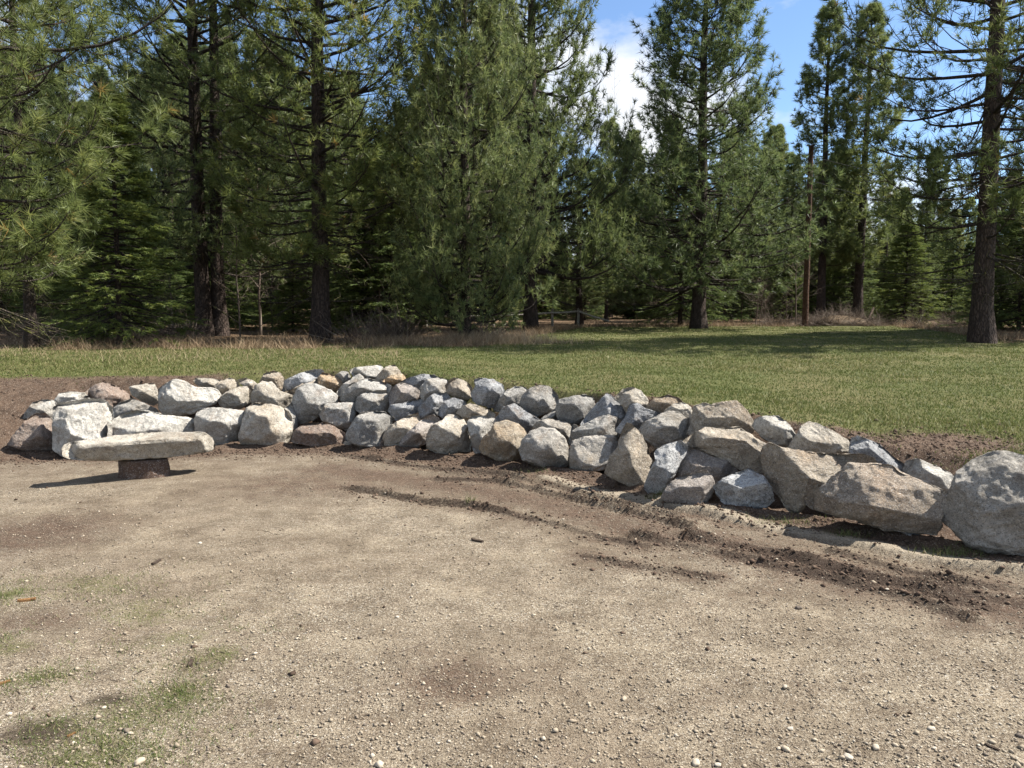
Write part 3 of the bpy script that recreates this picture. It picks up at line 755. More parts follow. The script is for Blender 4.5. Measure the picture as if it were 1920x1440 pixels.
 (Z3([(1203,835),(1215,680),(1230,610),(1300,590),(1450,570),(1540,575),(1585,610),(1575,690),(1520,760),(1470,835),(1330,857),(1220,871)]), 'C', 1, 'hollow faced cream block with a shadowed ledge at the wall foot', dict(planes=[(90,62,0.86),(80,20,0.45),(-90,30,0.9),(180,55,0.9),(0,55,0.85)], sub=6, mat='GC')),
 (Z4([(150,775),(190,640),(240,580),(270,480),(315,403),(350,410),(420,480),(480,600),(512,690),(500,745),(440,890),(400,897),(300,862),(180,802)]), 'T', 1, 'tall pointed tan boulder standing on end at the wall foot', dict(planes=[(12,48,0.55),(200,32,0.60),(-110,40,0.72)], sub=6)),
 (Z4([(225,445),(300,350),(340,240),(400,240),(460,280),(572,312),(520,380),(450,420),(420,460),(370,470),(290,480)]), 'B', 0, 'dark jagged blue grey boulder behind the tall pointed one', {}),
 (Z4([(460,265),(530,200),(640,168),(720,195),(765,245),(720,290),(640,320),(560,315)]), 'T', 0, 'low tan dome boulder on the wall top', {}),
 (Z4([(605,300),(680,240),(760,230),(810,265),(827,310),(815,370),(770,400),(700,340)]), 'C', 0, 'cream grey boulder squeezed behind the big olive grey one', {}),
 (Z4([(408,455),(450,390),(560,330),(640,298),(740,320),(800,365),(797,430),(778,515),(740,535),(560,587),(450,515)]), 'C', 0, 'big olive grey boulder above the long blue white one', dict(mat='GC', planes=[(80,50,0.75),(-80,35,0.7),(170,40,0.85),(0,50,0.85)], sub=6)),
 (Z4([(453,875),(500,760),(540,690),(528,620),(600,570),(730,533),(787,580),(770,640),(720,720),(690,790),(640,850),(592,966),(510,952),(460,908)]), 'B', 1, 'long slanting blue white speckled boulder at the wall foot', dict(planes=[(40,38,0.7),(215,45,0.7),(120,30,0.8)], sub=6, mat='BW')),
 (Z4([(798,475),(830,340),(845,260),(920,235),(980,250),(1090,228),(1170,222),(1240,290),(1307,392),(1295,460),(1150,480),(940,480)]), 'T', 0, 'wide flat tan slab on the wall top with a step in its face', dict(planes=[(95,40,0.75),(-90,20,0.75),(180,50,0.9),(0,50,0.9)], sub=6)),
 (Z4([(773,535),(830,490),(940,430),(1100,432),(1190,423),(1310,510),(1400,560),(1455,640),(1445,740),(1370,787),(1200,745),(1050,665),(880,590),(790,577)]), 'T', 0, 'long tan boulder with pale top edge and shaded overhanging front', dict(planes=[(85,66,0.72),(-95,28,0.55),(-20,40,0.9)], sub=6)),
 (Z4([(1293,415),(1330,355),(1400,338),(1500,335),(1570,390),(1630,480),(1605,555),(1565,592),(1490,575),(1370,495)]), 'W', 0, 'rounded bright white boulder between two tan slabs', dict(blocky=2.4)),
 (Z4([(703,795),(740,660),(800,585),(880,605),(960,650),(1100,688),(1160,730),(1182,778),(1090,835),(1000,872),(900,850),(800,815)]), 'K', 0, 'pinkish tan boulder with soil on it above the grey brown one', {}),
 (Z4([(588,968),(640,870),(720,810),(920,762),(970,800),(996,870),(972,960),(905,1057),(800,1042),(640,1012)]), 'K', 1, 'grey brown boulder at the wall foot beside the blue white one', dict(planes=[(95,60,0.6),(-90,22,0.65),(0,50,0.85)], sub=5)),
 (Z4([(998,885),(1080,820),(1200,770),(1280,748),(1380,810),(1440,900),(1462,990),(1400,1042),(1270,1062),(1180,1077),(1090,1022),(1020,942)]), 'W', 1, 'white grey boulder at the wall foot under the long tan one', dict(mat='BW', planes=[(100,52,0.65),(-60,35,0.6),(205,40,0.7)], sub=6)),
 (Z5([(298,355),(350,280),(380,220),(430,193),(500,205),(600,260),(690,310),(720,360),(690,430),(560,450),(420,440),(310,400)]), 'T', 0, 'smooth tan slab with a crack on the wall top', dict(planes=[(80,42,0.7),(-90,25,0.8),(0,50,0.9)], mat='C')),
 (Z5([(715,390),(730,310),(770,285),(840,315),(920,350),(1000,420),(1100,490),(1085,545),(990,540),(890,520),(820,480),(730,440)]), 'B', 0, 'dark blue grey shard with a bright sloping edge beside the turf', dict(planes=[(50,64,0.6),(-120,15,0.6)])),
 (Z5([(113,390),(170,335),(250,375),(430,405),(600,420),(800,413),(870,438),(892,490),(760,560),(600,650),(520,680),(420,745),(380,800),(310,803),(250,725),(160,605),(120,525)]), 'T', 1, 'big tan boulder with a pale sloping top and shaded side', dict(planes=[(60,52,0.5),(205,38,0.62),(-80,30,0.75)], sub=6)),
 (Z5([(408,742),(520,660),(580,600),(720,480),(880,488),(1000,505),(1150,580),(1300,640),(1392,690),(1365,760),(1325,850),(1332,900),(1290,962),(1150,945),(960,937),(780,872),(640,832),(470,792)]), 'T', 1, 'largest brown tan boulder with hollows in its sloping face', dict(planes=[(75,48,0.62),(40,25,0.6),(-80,45,0.72),(120,30,0.7)], sub=6, mat='TN')),
 (Z5([(1088,525),(1110,460),(1180,445),(1300,490),(1400,540),(1447,580),(1425,650),(1380,675),(1280,630),(1120,570)]), 'W', 0, 'smooth white oblong boulder behind the largest brown tan one', dict(blocky=2.4)),
 (Z5([(1328,825),(1400,680),(1470,540),(1570,470),(1680,420),(1800,418),(1920,440),(2100,520),(2160,750),(2060,1060),(1900,1115),(1700,1082),(1540,1032),(1420,905)]), 'C', 1, 'huge grey cream boulder beside the largest brown tan one', dict(planes=[(80,46,0.82),(-60,20,0.78),(200,40,0.8),(100,22,0.7)], sub=6, mat='GC', blocky=2.6)),
 (Z5([(978,955),(1040,933),(1190,933),(1200,990),(1150,1022),(1050,1012)]), 'W', 1, 'small white stone under the largest brown tan boulder', dict(mat='BW')),
]
BOULDERS = []
for i, (poly, colr, ground, label, opt) in enumerate(ROCKS):
    P2 = np.array(poly); xm = (P2[:, 0].min() + P2[:, 0].max()) / 2; yb, yt = P2[:, 1].max(), P2[:, 1].min()
    if ground:
        bx = P2[np.argmax(P2[:, 1]), 0]
        t = hit_bank(bx, yb - 3) + 0.02
    else:
        wpx = P2[:, 0].max() - P2[:, 0].min()
        t = hit_bank(xm, yb - 0.30 * (yb - yt))
        t -= 0.10 * (0.5 * (wpx + yb - yt)) * t / F_PX
    me, C, W, H, D = rock_mesh('boulder', poly, t, i + 11, planes=opt.get('planes'), blocky=opt.get('blocky', 3.0), sub=(6 if np.ptp(P2[:, 0]) > 98 else 5), ncut=opt.get('ncut', 6))
    o = add_obj('boulder', me, MAT[opt.get('mat', colr)], loc=C)
    tag(o, label, 'boulder', 'boulders of the retaining wall')
    BOULDERS.append(o)

# ------------------------------------------------------------------ stone bench
bench_c = ground_at(262, 884)
bench = empty('stone_bench', (bench_c[0], bench_c[1], 0))
tag(bench, 'rough stone slab bench balanced on a dark brown block', 'bench')
SLAB = Z1([(425,690),(450,655),(560,636),(650,628),(760,606),(950,590),(1150,588),(1290,585),(1345,618),(1365,670),(1340,705),(1200,728),(1050,745),(900,755),(700,764),(500,757),(445,745)])
cyb0 = ground_at(257, 899)[1] + 0.15
me, C, W, H, D = rock_mesh('slab', SLAB, (cyb0 + 0.03) / math.cos(PITCH), 501, half=0.25, planes=[(90, 72, 0.80), (-90, 38, 0.72), (90, 12, 0.86), (0, 60, 0.95), (180, 60, 0.95)], blocky=3.4, sub=6, rough=0.7, chips=0)
bpy.context.view_layer.update()
sl = add_obj('slab', me, MAT['C'], bench); sl.location = Vector(C) - bench.location
# stump: slightly tapered, rough, broken edges
rs = np.random.RandomState(3)
bx0, bx1 = ground_at(208, 893)[0], ground_at(306, 893)[0]
r0 = (bx1 - bx0) / 2; cyb = ground_at(257, 899)[1] + 0.62 * r0; cxb = (257 - CX) / F_PX * cyb
zs = np.linspace(-0.05, 0.175, 9); nA = 40
vv_ = []
for k, z in enumerate(zs):
    for a in range(nA):
        th = 2 * math.pi * a / nA
        rr = r0 * (0.97 + 0.05 * math.sin(3 * th + 1) + 0.05 * mnoise.fractal(Vector((math.cos(th) * 2, math.sin(th) * 2, z * 7)), 0.9, 2, 4)) * (1 - 0.06 * k / 8)
        vv_.append((rr * math.cos(th), rr * 0.62 * math.sin(th), z))
vv_.append((0, 0, zs[-1])); vv_ = np.array(vv_)
ff = [[k * nA + a, k * nA + (a + 1) % nA, (k + 1) * nA + (a + 1) % nA, (k + 1) * nA + a] for k in range(8) for a in range(nA)]
ff += [[8 * nA + a, 8 * nA + (a + 1) % nA, len(vv_) - 1, len(vv_) - 1] for a in range(nA)]
bm = bmesh.new(); bvs = [bm.verts.new(v) for v in vv_]
for f in ff:
    f2 = list(dict.fromkeys(f)); bm.faces.new([bvs[q] for q in f2])
me = bpy.data.meshes.new('base'); bm.to_mesh(me); bm.free()
for p in me.polygons: p.use_smooth = True
st = add_obj('base', me, granite('dark_brown_block', (0.24, 0.155, 0.11), (0.17, 0.11, 0.08), (0.14, 0.085, 0.06), 0.4, 0.2), bench); st.location = Vector((cxb, cyb, 0)) - bench.location
tag(st, 'dark brown block under the bench slab')

# ------------------------------------------------------------------ pines
def pine_parts(seed, height, crown_base, crown_r, n_limbs, twigs, tufts, needles, needle_len=0.17, needle_w=0.008,
               trunk_r=0.25, shape='open', n_dead=0, lean=0.0, limb_up=(0.0, 0.6), double=False, fir=False, dead_len=0.8):
    """returns meshes for trunk, branches, crown and dead branches"""
    rs = np.random.RandomState(seed)
    k = 16
    zz = np.linspace(-0.25, height, k)
    wob = np.cumsum(rs.randn(k, 2) * 0.018 * height / k, axis=0)
    tx = lean * zz + wob[:, 0]; ty = wob[:, 1]
    tr = trunk_r * (np.clip(1 - zz / height, 0, 1) ** 0.75) + 0.012
    tr[0] *= 1.55; tr[1] *= 1.08
    trunk = [tubes(np.stack([tx, ty, zz], -1)[None], tr[None], 12)]
    if double:
        P = np.stack([tx + 0.36 + 0.02 * zz, ty + 0.15, zz * 0.96], -1)
        trunk.append(tubes(P[None], tr[None] * 0.9, 12))
    def on_trunk(z): return np.stack([np.interp(z, zz, tx), np.interp(z, zz, ty), z], -1), np.interp(z, zz, tr)
    def make_limbs(n, z, L, e0, curl):
        az = (np.arange(n) * 2.39996 + rs.rand(n) * 1.1)
        p0, r0_ = on_trunk(z)
        kk = 7; tpar = np.linspace(0, 1, kk)
        horiz = np.stack([np.cos(az), np.sin(az)], -1)
        # elevation changes along the limb: sags first, lifts at the tip
        el = e0[:, None] + curl[:, None] * (tpar[None] ** 1.6) - 0.35 * np.sin(np.pi * tpar)[None] * rs.rand(n, 1)
        step = L[:, None] / (kk - 1)
        side = np.cumsum(rs.randn(n, kk) * 0.10, axis=1)
        dirs = np.stack([np.cos(el) * (horiz[:, None, 0] - side * horiz[:, None, 1]), np.cos(el) * (horiz[:, None, 1] + side * horiz[:, None, 0]), np.sin(el)], -1)
        P = p0[:, None] + np.concatenate([np.zeros((n, 1, 3)), np.cumsum(dirs[:, 1:] * step[:, :, None], axis=1)], axis=1)
        rb = np.minimum(r0_ * 0.45, 0.010 + 0.011 * L)
        R = rb[:, None] * (1 - 0.85 * tpar[None]) + 0.003
        return P, R, dirs
    f = ((np.arange(n_limbs) + rs.rand(n_limbs)) / n_limbs) ** {'cone': 1.15, 'skirt': 1.4}.get(shape, 1.0)
    f = np.sort(f)
    z = crown_base + f * (height - crown_base) * 0.985
    if shape == 'cone': prof = (1 - f) ** 0.85 + 0.05
    elif shape == 'skirt': prof = np.minimum(1.0, 0.72 + 3.0 * f) * (1 - f) ** 0.8 + 0.05
    elif shape == 'fir': prof = (1 - f) ** 1.0 + 0.03
    elif shape == 'slim': prof = np.minimum(1.0, 0.45 + f * 2.0) * (1 - f) ** 0.6 + 0.05
    else: prof = np.minimum(1.0, 0.55 + f * 1.8) * (1 - f ** 2.6) ** 0.75 + 0.08
    L = crown_r * prof * (0.62 + 0.5 * rs.rand(n_limbs))
    e0 = limb_up[0] + (limb_up[1] - limb_up[0]) * f + rs.randn(n_limbs) * 0.12
    curl = (0.55 + 0.35 * rs.rand(n_limbs)) * (1 - 0.6 * f) if not fir else (0.12 * rs.rand(n_limbs) - 0.1)
    P, R, Dv = make_limbs(n_limbs, z, L, e0, curl)
    br = [tubes(P, R, 5)]
    # twigs along each limb
    n = n_limbs * twigs
    li = np.repeat(np.arange(n_limbs), twigs)
    tt = rs.rand(n) ** 0.75 * 0.88 + 0.12
    tt[::twigs] = 1.0
    kk = P.shape[1]
    fi = tt * (kk - 1); i0 = np.minimum(fi.astype(int), kk - 2); fr = (fi - i0)[:, None]
    o = P[li, i0] * (1 - fr) + P[li, i0 + 1] * fr
    d = P[li, i0 + 1] - P[li, i0]; d /= np.linalg.norm(d, axis=1, keepdims=True) + 1e-9
    sd = np.cross(d, np.array([0, 0, 1.0])); sd /= np.linalg.norm(sd, axis=1, keepdims=True) + 1e-9
    sgn = np.where(rs.rand(n) > 0.5, 1.0, -1.0)[:, None]
    ang = rs.uniform(0.45, 1.05, n)[:, None]; ang[::twigs] = 0.1
    upw = (rs.randn(n) * (0.10 if fir else 0.35) + (0.0 if fir else 0.22))[:, None]
    td = d * np.cos(ang) + sd * sgn * np.sin(ang) + np.array([[0, 0, 1.0]]) * upw
    td /= np.linalg.norm(td, axis=1, keepdims=True)
    TL = (L[li] * (0.42 if not fir else 0.5) * (1.15 - 0.75 * tt) + 0.12) * (0.6 + 0.7 * rs.rand(n))
    m = 4; tq = np.linspace(0, 1, m)
    bend = np.array([0, 0, 1.0]) * ((0.35 if not fir else -0.12) * TL)[:, None]
    TP = o[:, None] + td[:, None] * (TL[:, None] * tq[None])[..., None] + bend[:, None] * (tq ** 2)[None, :, None]
    TR = np.maximum(0.0035 + 0.006 * TL[:, None] * (1 - 0.8 * tq[None]), 0.003)
    br.append(tubes(TP, TR, 3))
    # shoots carrying the needle tufts
    n2 = n * tufts
    wi = np.repeat(np.arange(n), tufts)
    ts = rs.rand(n2) * 0.72 + 0.28; ts[::tufts] = 1.0
    base = o[wi] + td[wi] * (TL[wi] * ts)[:, None] + bend[wi] * (ts ** 2)[:, None]
    ax = td[wi] + bend[wi] * (2 * ts / np.maximum(TL[wi], 0.05))[:, None] * 0.6
    ax /= np.linalg.norm(ax, axis=1, keepdims=True) + 1e-9
    rv = rs.randn(n2, 3); rv /= np.linalg.norm(rv, axis=1, keepdims=True)
    if fir: rv[:, 2] *= 0.25
    sh = ax + rv * (0.75 if not fir else 0.8) + np.array([[0, 0, 0.18 if not fir else 0.0]])
    sh /= np.linalg.norm(sh, axis=1, keepdims=True)
    SL = rs.uniform(0.06, 0.24, n2) if not fir else rs.uniform(0.05, 0.22, n2)
    SP = np.stack([base, base + sh * SL[:, None]], 1)
    if not fir: br.append(tubes(SP[::2], np.full((len(SP[::2]), 2), 0.004), 3))
    tip = SP[:, 1]
    # needles: thin triangles
    N = n2 * needles
    si = np.repeat(np.arange(n2), needles)
    axn = sh[si]
    q = rs.randn(N, 3); q -= axn * (q * axn).sum(1, keepdims=True); q /= np.linalg.norm(q, axis=1, keepdims=True) + 1e-9
    if fir:
        q[:, 2] *= 0.35
        al = rs.uniform(0.6, 1.2, N)[:, None]
    else:
        al = (rs.rand(N) ** 0.8 * 1.25 + 0.12)[:, None]
    nd = axn * np.cos(al) + q * np.sin(al)
    nd /= np.linalg.norm(nd, axis=1, keepdims=True)
    back = (rs.rand(N) * (SL[si] * (0.55 if not fir else 1.0)))[:, None]
    nb = tip[si] - axn * back
    NL = needle_len * rs.uniform(0.7, 1.2, N)
    wv = np.cross(nd, rs.randn(N, 3)); wv /= np.linalg.norm(wv, axis=1, keepdims=True) + 1e-9
    hw = needle_w * 0.5
    tipn = nb + nd * NL[:, None]; tipn[:, 2] -= 0.06 * NL
    NV = np.stack([nb + wv * hw, nb - wv * hw, tipn], 1).reshape(-1, 3)
    NF = np.arange(N * 3).reshape(-1, 3)
    tint_t = np.clip(0.42 + 0.2 * rs.randn(n2), 0.02, 0.92)
    tint_t = np.where(rs.rand(n2) < 0.012, 1.0, tint_t)
    ti = np.repeat(np.clip(tint_t[si] + 0.08 * rs.randn(N), 0, 1), 3)
    crown = mesh_np('crown', NV, NF); attr(crown, 'tint', ti)
    tv, tf = join_parts(trunk); trunk_me = mesh_np('trunk', tv, tf, True)
    bv, bf = join_parts(br); branch_me = mesh_np('branches', bv, bf, True)
    dead_me = None
    if n_dead:
        zd = rs.uniform(max(0.9, crown_base * 0.25), crown_base + 0.30 * (height - crown_base), n_dead)
        Ld = crown_r * dead_len * rs.uniform(0.35, 0.95, n_dead)
        Pd, Rd, Dd = make_limbs(n_dead, zd, Ld, rs.uniform(-0.35, 0.25, n_dead), rs.uniform(-0.3, 0.5, n_dead))
        parts = [tubes(Pd, Rd * 0.75, 4)]
        tw = 14
        li = np.repeat(np.arange(n_dead), tw); nn = len(li)
        tt = rs.rand(nn) * 0.85 + 0.15
        fi = tt * 6; i0 = np.minimum(fi.astype(int), 5); fr = (fi - i0)[:, None]
        o2 = Pd[li, i0] * (1 - fr) + Pd[li, i0 + 1] * fr
        d2 = Pd[li, i0 + 1] - Pd[li, i0]; d2 /= np.linalg.norm(d2, axis=1, keepdims=True) + 1e-9
        r2 = rs.randn(nn, 3); d2 = d2 + r2 * 0.62; d2 /= np.linalg.norm(d2, axis=1, keepdims=True)
        l2 = Ld[li] * rs.uniform(0.1, 0.38, nn)
        j = rs.randn(nn, 3) * 0.12
        Pt = np.stack([o2, o2 + (d2 * 0.5 + j) * l2[:, None], o2 + d2 * l2[:, None] + np.array([[0, 0, 0.1]]) * l2[:, None]], 1)
        parts.append(tubes(Pt, np.tile(np.array([[0.007, 0.005, 0.003]]), (nn, 1)), 3))
        dv, df = join_parts(parts); dead_me = mesh_np('dead_branches', dv, df, True)
    return trunk_me, branch_me, crown, dead_me

def make_tree(name, parts, needle_mat, bark_mat=M_BARK, dead_mat=M_LICHEN):
    r = empty(name)
    add_obj('trunk', parts[0], bark_mat, r)
    add_obj('branches', parts[1], M_BRANCH, r)
    add_obj('crown', parts[2], needle_mat, r)
    for q in r.children: q['kind'] = 'stuff' if q.name.startswith(('crown', 'branches')) else 'thing'
    if parts[3] is not None: add_obj('dead_branches', parts[3], dead_mat, r)['kind'] = 'stuff'
    return r

def spot(px, d):
    """ground point in the direction of a picture column at a distance"""
    x = (px - CX) / F_PX * d / math.cos(PITCH) * (math.cos(PITCH) + 0.0)
    # correct the slant of the pitched axis for points near eye level
    x = (px - CX) / F_PX * d * (1.0 / math.cos(PITCH))
    return x, d, tz(x, d)

PROTO = {
 'open':  make_tree('pine_tree', pine_parts(1, 15.0, 1.9, 3.0, 140, 10, 6, 15, 0.20, 0.018, 0.20, 'open', 40, limb_up=(-0.12, 0.75)), M_NEEDLE),
 'sparse': make_tree('pine_tree', pine_parts(11, 15.0, 2.2, 2.9, 110, 13, 4, 17, 0.20, 0.017, 0.20, 'open', 44, limb_up=(-0.15, 0.7), dead_len=0.9), M_NEEDLE),
 'dense': make_tree('pine_tree', pine_parts(2, 15.0, 1.8, 3.4, 145, 11, 6, 15, 0.21, 0.020, 0.21, 'open', 30, limb_up=(-0.10, 0.7), double=True), M_NEEDLE_DARK),
 'young': make_tree('pine_tree', pine_parts(3, 12.0, 0.35, 2.7, 225, 10, 6, 13, 0.18, 0.019, 0.15, 'skirt', 8, limb_up=(-0.05, 0.8)), M_NEEDLE_YOUNG, dead_mat=M_BRANCH),
 'broad': make_tree('pine_tree', pine_parts(4, 14.5, 1.5, 4.1, 150, 11, 6, 14, 0.23, 0.022, 0.24, 'cone', 22, limb_up=(-0.15, 0.7)), M_NEEDLE_DARK, dead_mat=M_BRANCH),
 'slim':  make_tree('pine_tree', pine_parts(5, 15.0, 2.6, 2.1, 110, 7, 5, 13, 0.25, 0.028, 0.20, 'slim', 20, limb_up=(-0.15, 0.6)), M_NEEDLE_DARK, dead_mat=M_BRANCH),
 'fir':   make_tree('fir_tree', pine_parts(6, 6.0, 0.4, 1.35, 170, 8, 5, 11, 0.10, 0.017, 0.06, 'fir', 0, limb_up=(-0.15, 0.5), fir=True), M_FIR),
 'near':  make_tree('pine_tree', pine_parts(8, 13.0, 1.4, 3.1, 105, 10, 5, 26, 0.21, 0.011, 0.18, 'open', 34, limb_up=(-0.18, 0.7)), M_NEEDLE),
}
_used = set()
def plant(kind, px, d, height_scale, label, group=None, rot=0.0, width=None, lean=(0, 0), cat=None):
    p = PROTO[kind]
    r = p if kind not in _used else copy_tree(p)
    _used.add(kind)
    x, y, z = spot(px, d)
    r.location = (x, y, z - 0.02)
    w = width if width else height_scale
    r.scale = (w, w, height_scale)
    r.rotation_euler = (lean[0], lean[1], rot)
    tag(r, label, cat or ('fir' if kind == 'fir' else 'pine'), group)
    return r

plant('near', -75, 11.4, 1.0, 'pine with sunlit long needled boughs overhanging the slender dark trunk', rot=0.4)
plant('sparse', 62, 15.9, 0.72, 'slender dark pine trunk with bare tangled lower branches by the soil bank', rot=1.0, width=0.55)
plant('fir', 230, 17.2, 0.95, 'young bright green fir with a thin straight dark trunk', rot=0.7, width=1.05)
plant('dense', 390, 21.5, 1.08, 'big dark pine with a double reddish brown trunk', rot=0.15, width=1.02)
plant('open', 603, 19.2, 1.06, 'tall open pine with furrowed trunk and yellow lichened lower branches', rot=2.3)
plant('fir', 722, 27.0, 1.1, 'small understory fir between the tall open pine and the bushy pine', rot=2.7, width=1.5)
plant('young', 872, 19.3, 1.25, 'bushy pale green pine clothed to the ground beside dry tall grass', rot=0.9, width=0.84)
plant('broad', 995, 26.5, 1.35, 'tall pine rising behind the bushy pale green one', rot=2.0, width=0.86)
plant('slim', 1735, 45.0, 0.66, 'lone thin topped pine seen between the brush pile and the large sparse pine', rot=0.8, width=0.7)
plant('open', 1086, 33.0, 0.47, 'short pine with a bare dark trunk where the rail fence ends', rot=3.0, width=0.75)
plant('broad', 1308, 28.0, 1.03, 'broad spreading dark pine standing alone at the meadow edge', rot=0.5)
plant('slim', 1532, 38.0, 1.02, 'tall narrow pine directly behind the reddish utility pole', rot=0.3)
plant('slim', 1604, 38.0, 1.02, 'tall narrow pine with bare lower trunk behind the brush pile', rot=2.2, width=1.12)
plant('fir', 1690, 33.0, 0.75, 'small dark fir beyond the brush pile', rot=1.2, width=1.1)
plant('sparse', 1838, 18.6, 1.18, 'large sparse pine with long bare curving limbs and thick flared trunk', rot=4.1, width=1.12)
plant('dense', 2065, 21.5, 1.0, 'twin stemmed pine beside the large sparse pine', rot=1.9)
plant('broad', 2180, 25.0, 1.1, 'broad pine standing well beyond the large sparse pine', rot=1.4)
# thin saplings of the undergrowth
def sapling_mesh(seed, h):
    rs = np.random.RandomState(seed)
    zz = np.linspace(-0.1, h, 9)
    P = np.stack([np.cumsum(rs.randn(9) * 0.04), np.cumsum(rs.randn(9) * 0.04), zz], -1)
    parts = [tubes(P[None], (0.040 * (1 - zz / h * 0.85) + 0.004)[None], 6)]
    n = 46
    z = rs.uniform(0.25 * h, h, n); az = rs.rand(n) * 6.28; L = 0.30 * (h - z) + 0.25
    o = np.stack([np.interp(z, zz, P[:, 0]), np.interp(z, zz, P[:, 1]), z], -1)
    d = np.stack([np.cos(az), np.sin(az), rs.uniform(0.2, 0.9, n)], -1)
    B = np.stack([o, o + d * (L * 0.5)[:, None] + rs.randn(n, 3) * 0.03, o + d * L[:, None]], 1)
    parts.append(tubes(B, np.tile([[0.010, 0.007, 0.003]], (n, 1)), 3))
    n2 = n * 4; bi = np.repeat(np.arange(n), 4); t = rs.rand(n2)[:, None] * 0.8 + 0.2
    o2 = B[bi, 0] * (1 - t) + B[bi, 2] * t
    d2 = d[bi] + rs.randn(n2, 3) * 0.6
    L2 = L[bi] * 0.35
    parts.append(tubes(np.stack([o2, o2 + d2 * L2[:, None] * 0.7], 1), np.tile([[0.005, 0.002]], (n2, 1)), 3))
    v, f = join_parts(parts); me = mesh_np('sapling', v, f, True)
    attr(me, 'tint', np.clip(0.55 + 0.25 * rs.randn(len(v)), 0, 1)); return me
SAP = [sapling_mesh(40, 5.0), sapling_mesh(41, 3.2), sapling_mesh(42, 4.0)]
def sapling(px, d, k, sc, label, group=None):
    o = add_obj('bare_sapling', SAP[k], M_TWIG); x, y, z = spot(px, d); o.location = (x, y, z); o.scale = (sc, sc, sc)
    o.rotation_euler = (0, 0, px * 1.3)
    tag(o, label, 'sapling', group)
sapling(493, 22.5, 0, 1.0, 'thin bare grey sapling between the double trunk and the tall open pine')
rng = random.Random(21)
for i in range(20):
    px = rng.choice([rng.uniform(0, 380), rng.uniform(420, 800), rng.uniform(1180, 1480), rng.uniform(1380, 1500)])
    sapling(px, rng.uniform(20.5, 27) if px < 820 else rng.uniform(32, 38), rng.randrange(3), rng.uniform(0.45, 0.8),
            'slim leafless sapling among the undergrowth at the wood edge', 'leafless saplings in the undergrowth')
# trees of the wood behind, kept under the skyline that the sky gaps show
SKY_X = [-300, 200, 250, 300, 700, 780, 800, 900, 1070, 1090, 1200, 1220, 1490, 1510, 1640, 1660, 1830, 1850, 2300]
SKY_Y = [-20, 60, 170, 60, 30, 130, 90, 30, 30, 230, 230, 190, 190, 310, 310, 350, 380, 330, 250]
n_back = 0
for i in range(84):
    d = 31 + 62 * (i / 84.0) ** 1.1
    px = -260 + ((i * 0.61803) % 1.0) * 2480
    if d < 40 and 1420 < px < 1660: d += 16
    top = max(np.interp(px + q, SKY_X, SKY_Y) for q in (-60, 0, 60)) + rng.uniform(0, 150)
    h = 1.6 + (HORIZON - top) / F_PX * d - tz(0, d)
    kind = rng.choice(['slim', 'slim', 'broad', 'dense', 'young'] if h > 9 else ['young', 'slim', 'fir'])
    base_h = {'slim': 15.0, 'broad': 14.5, 'dense': 15.0, 'young': 12.0, 'fir': 6.0}[kind]
    s = h / base_h
    plant(kind, px, d, s, {'slim': 'narrow dark pine deep in the wood', 'broad': 'wide crowned pine deep in the wood', 'dense': 'twin stemmed pine deep in the wood',
          'young': 'bushy pine deep in the wood', 'fir': 'green fir deep in the wood'}[kind], 'trees deep in the wood', rot=rng.uniform(0, 6.28), width=s * rng.uniform(0.85, 1.1))
for i in range(92):
    px = -220 + ((i * 0.7548 + 0.13) % 1.0) * 2400
    a = (px - CX) / F_PX
    d = float(tree_line(a * 20, 20)) + rng.uniform(5.5, 26)
    if 1400 < px < 1640 and d < 38: d = rng.uniform(40, 52)
    if 820 < px < 1130 and d < 40: d = rng.uniform(40, 52)
    s = rng.uniform(0.45, 0.95)
    plant('fir', px, d, s, 'small fir filling the undergrowth of the wood', 'undergrowth firs', rot=rng.uniform(0, 6.28), width=s * rng.uniform(1.1, 1.6))
for px, d, top, kind in ((1380, 46, 230, 'slim'), (1440, 50, 250, 'broad'), (1475, 44, 300, 'slim'), (1560, 50, 290, 'broad'), (1585, 56, 330, 'young'), (1650, 47, 330, 'slim'),
                         (1680, 54, 360, 'young'), (1775, 50, 400, 'young'), (1800, 58, 380, 'broad'), (1880, 44, 330, 'young'), (1140, 48, 240, 'slim'), (1180, 44, 260, 'young')):
    h = 1.6 + (HORIZON - top) / F_PX * d - tz(0, d)
    sc_ = h / {'slim': 15.0, 'broad': 14.5, 'young': 12.0}[kind]
    plant(kind, px, d, sc_, {'slim': 'narrow dark pine deep in the wood', 'broad': 'wide crowned pine deep in the wood', 'young': 'bushy pine deep in the wood'}[kind], 'trees deep in the wood', rot=px * 0.37, width=sc_ * 1.1)
# leafless spire
dx, dy, dz_ = spot(1146, 45)
o = add_obj('dead_tree', sapling_mesh(77, 16.0), M_TWIG, loc=(dx, dy, dz_)); o.scale = (0.32, 0.32, 1.0)
tag(o, 'leafless grey spire poking above the wood against a cloud', 'dead tree')

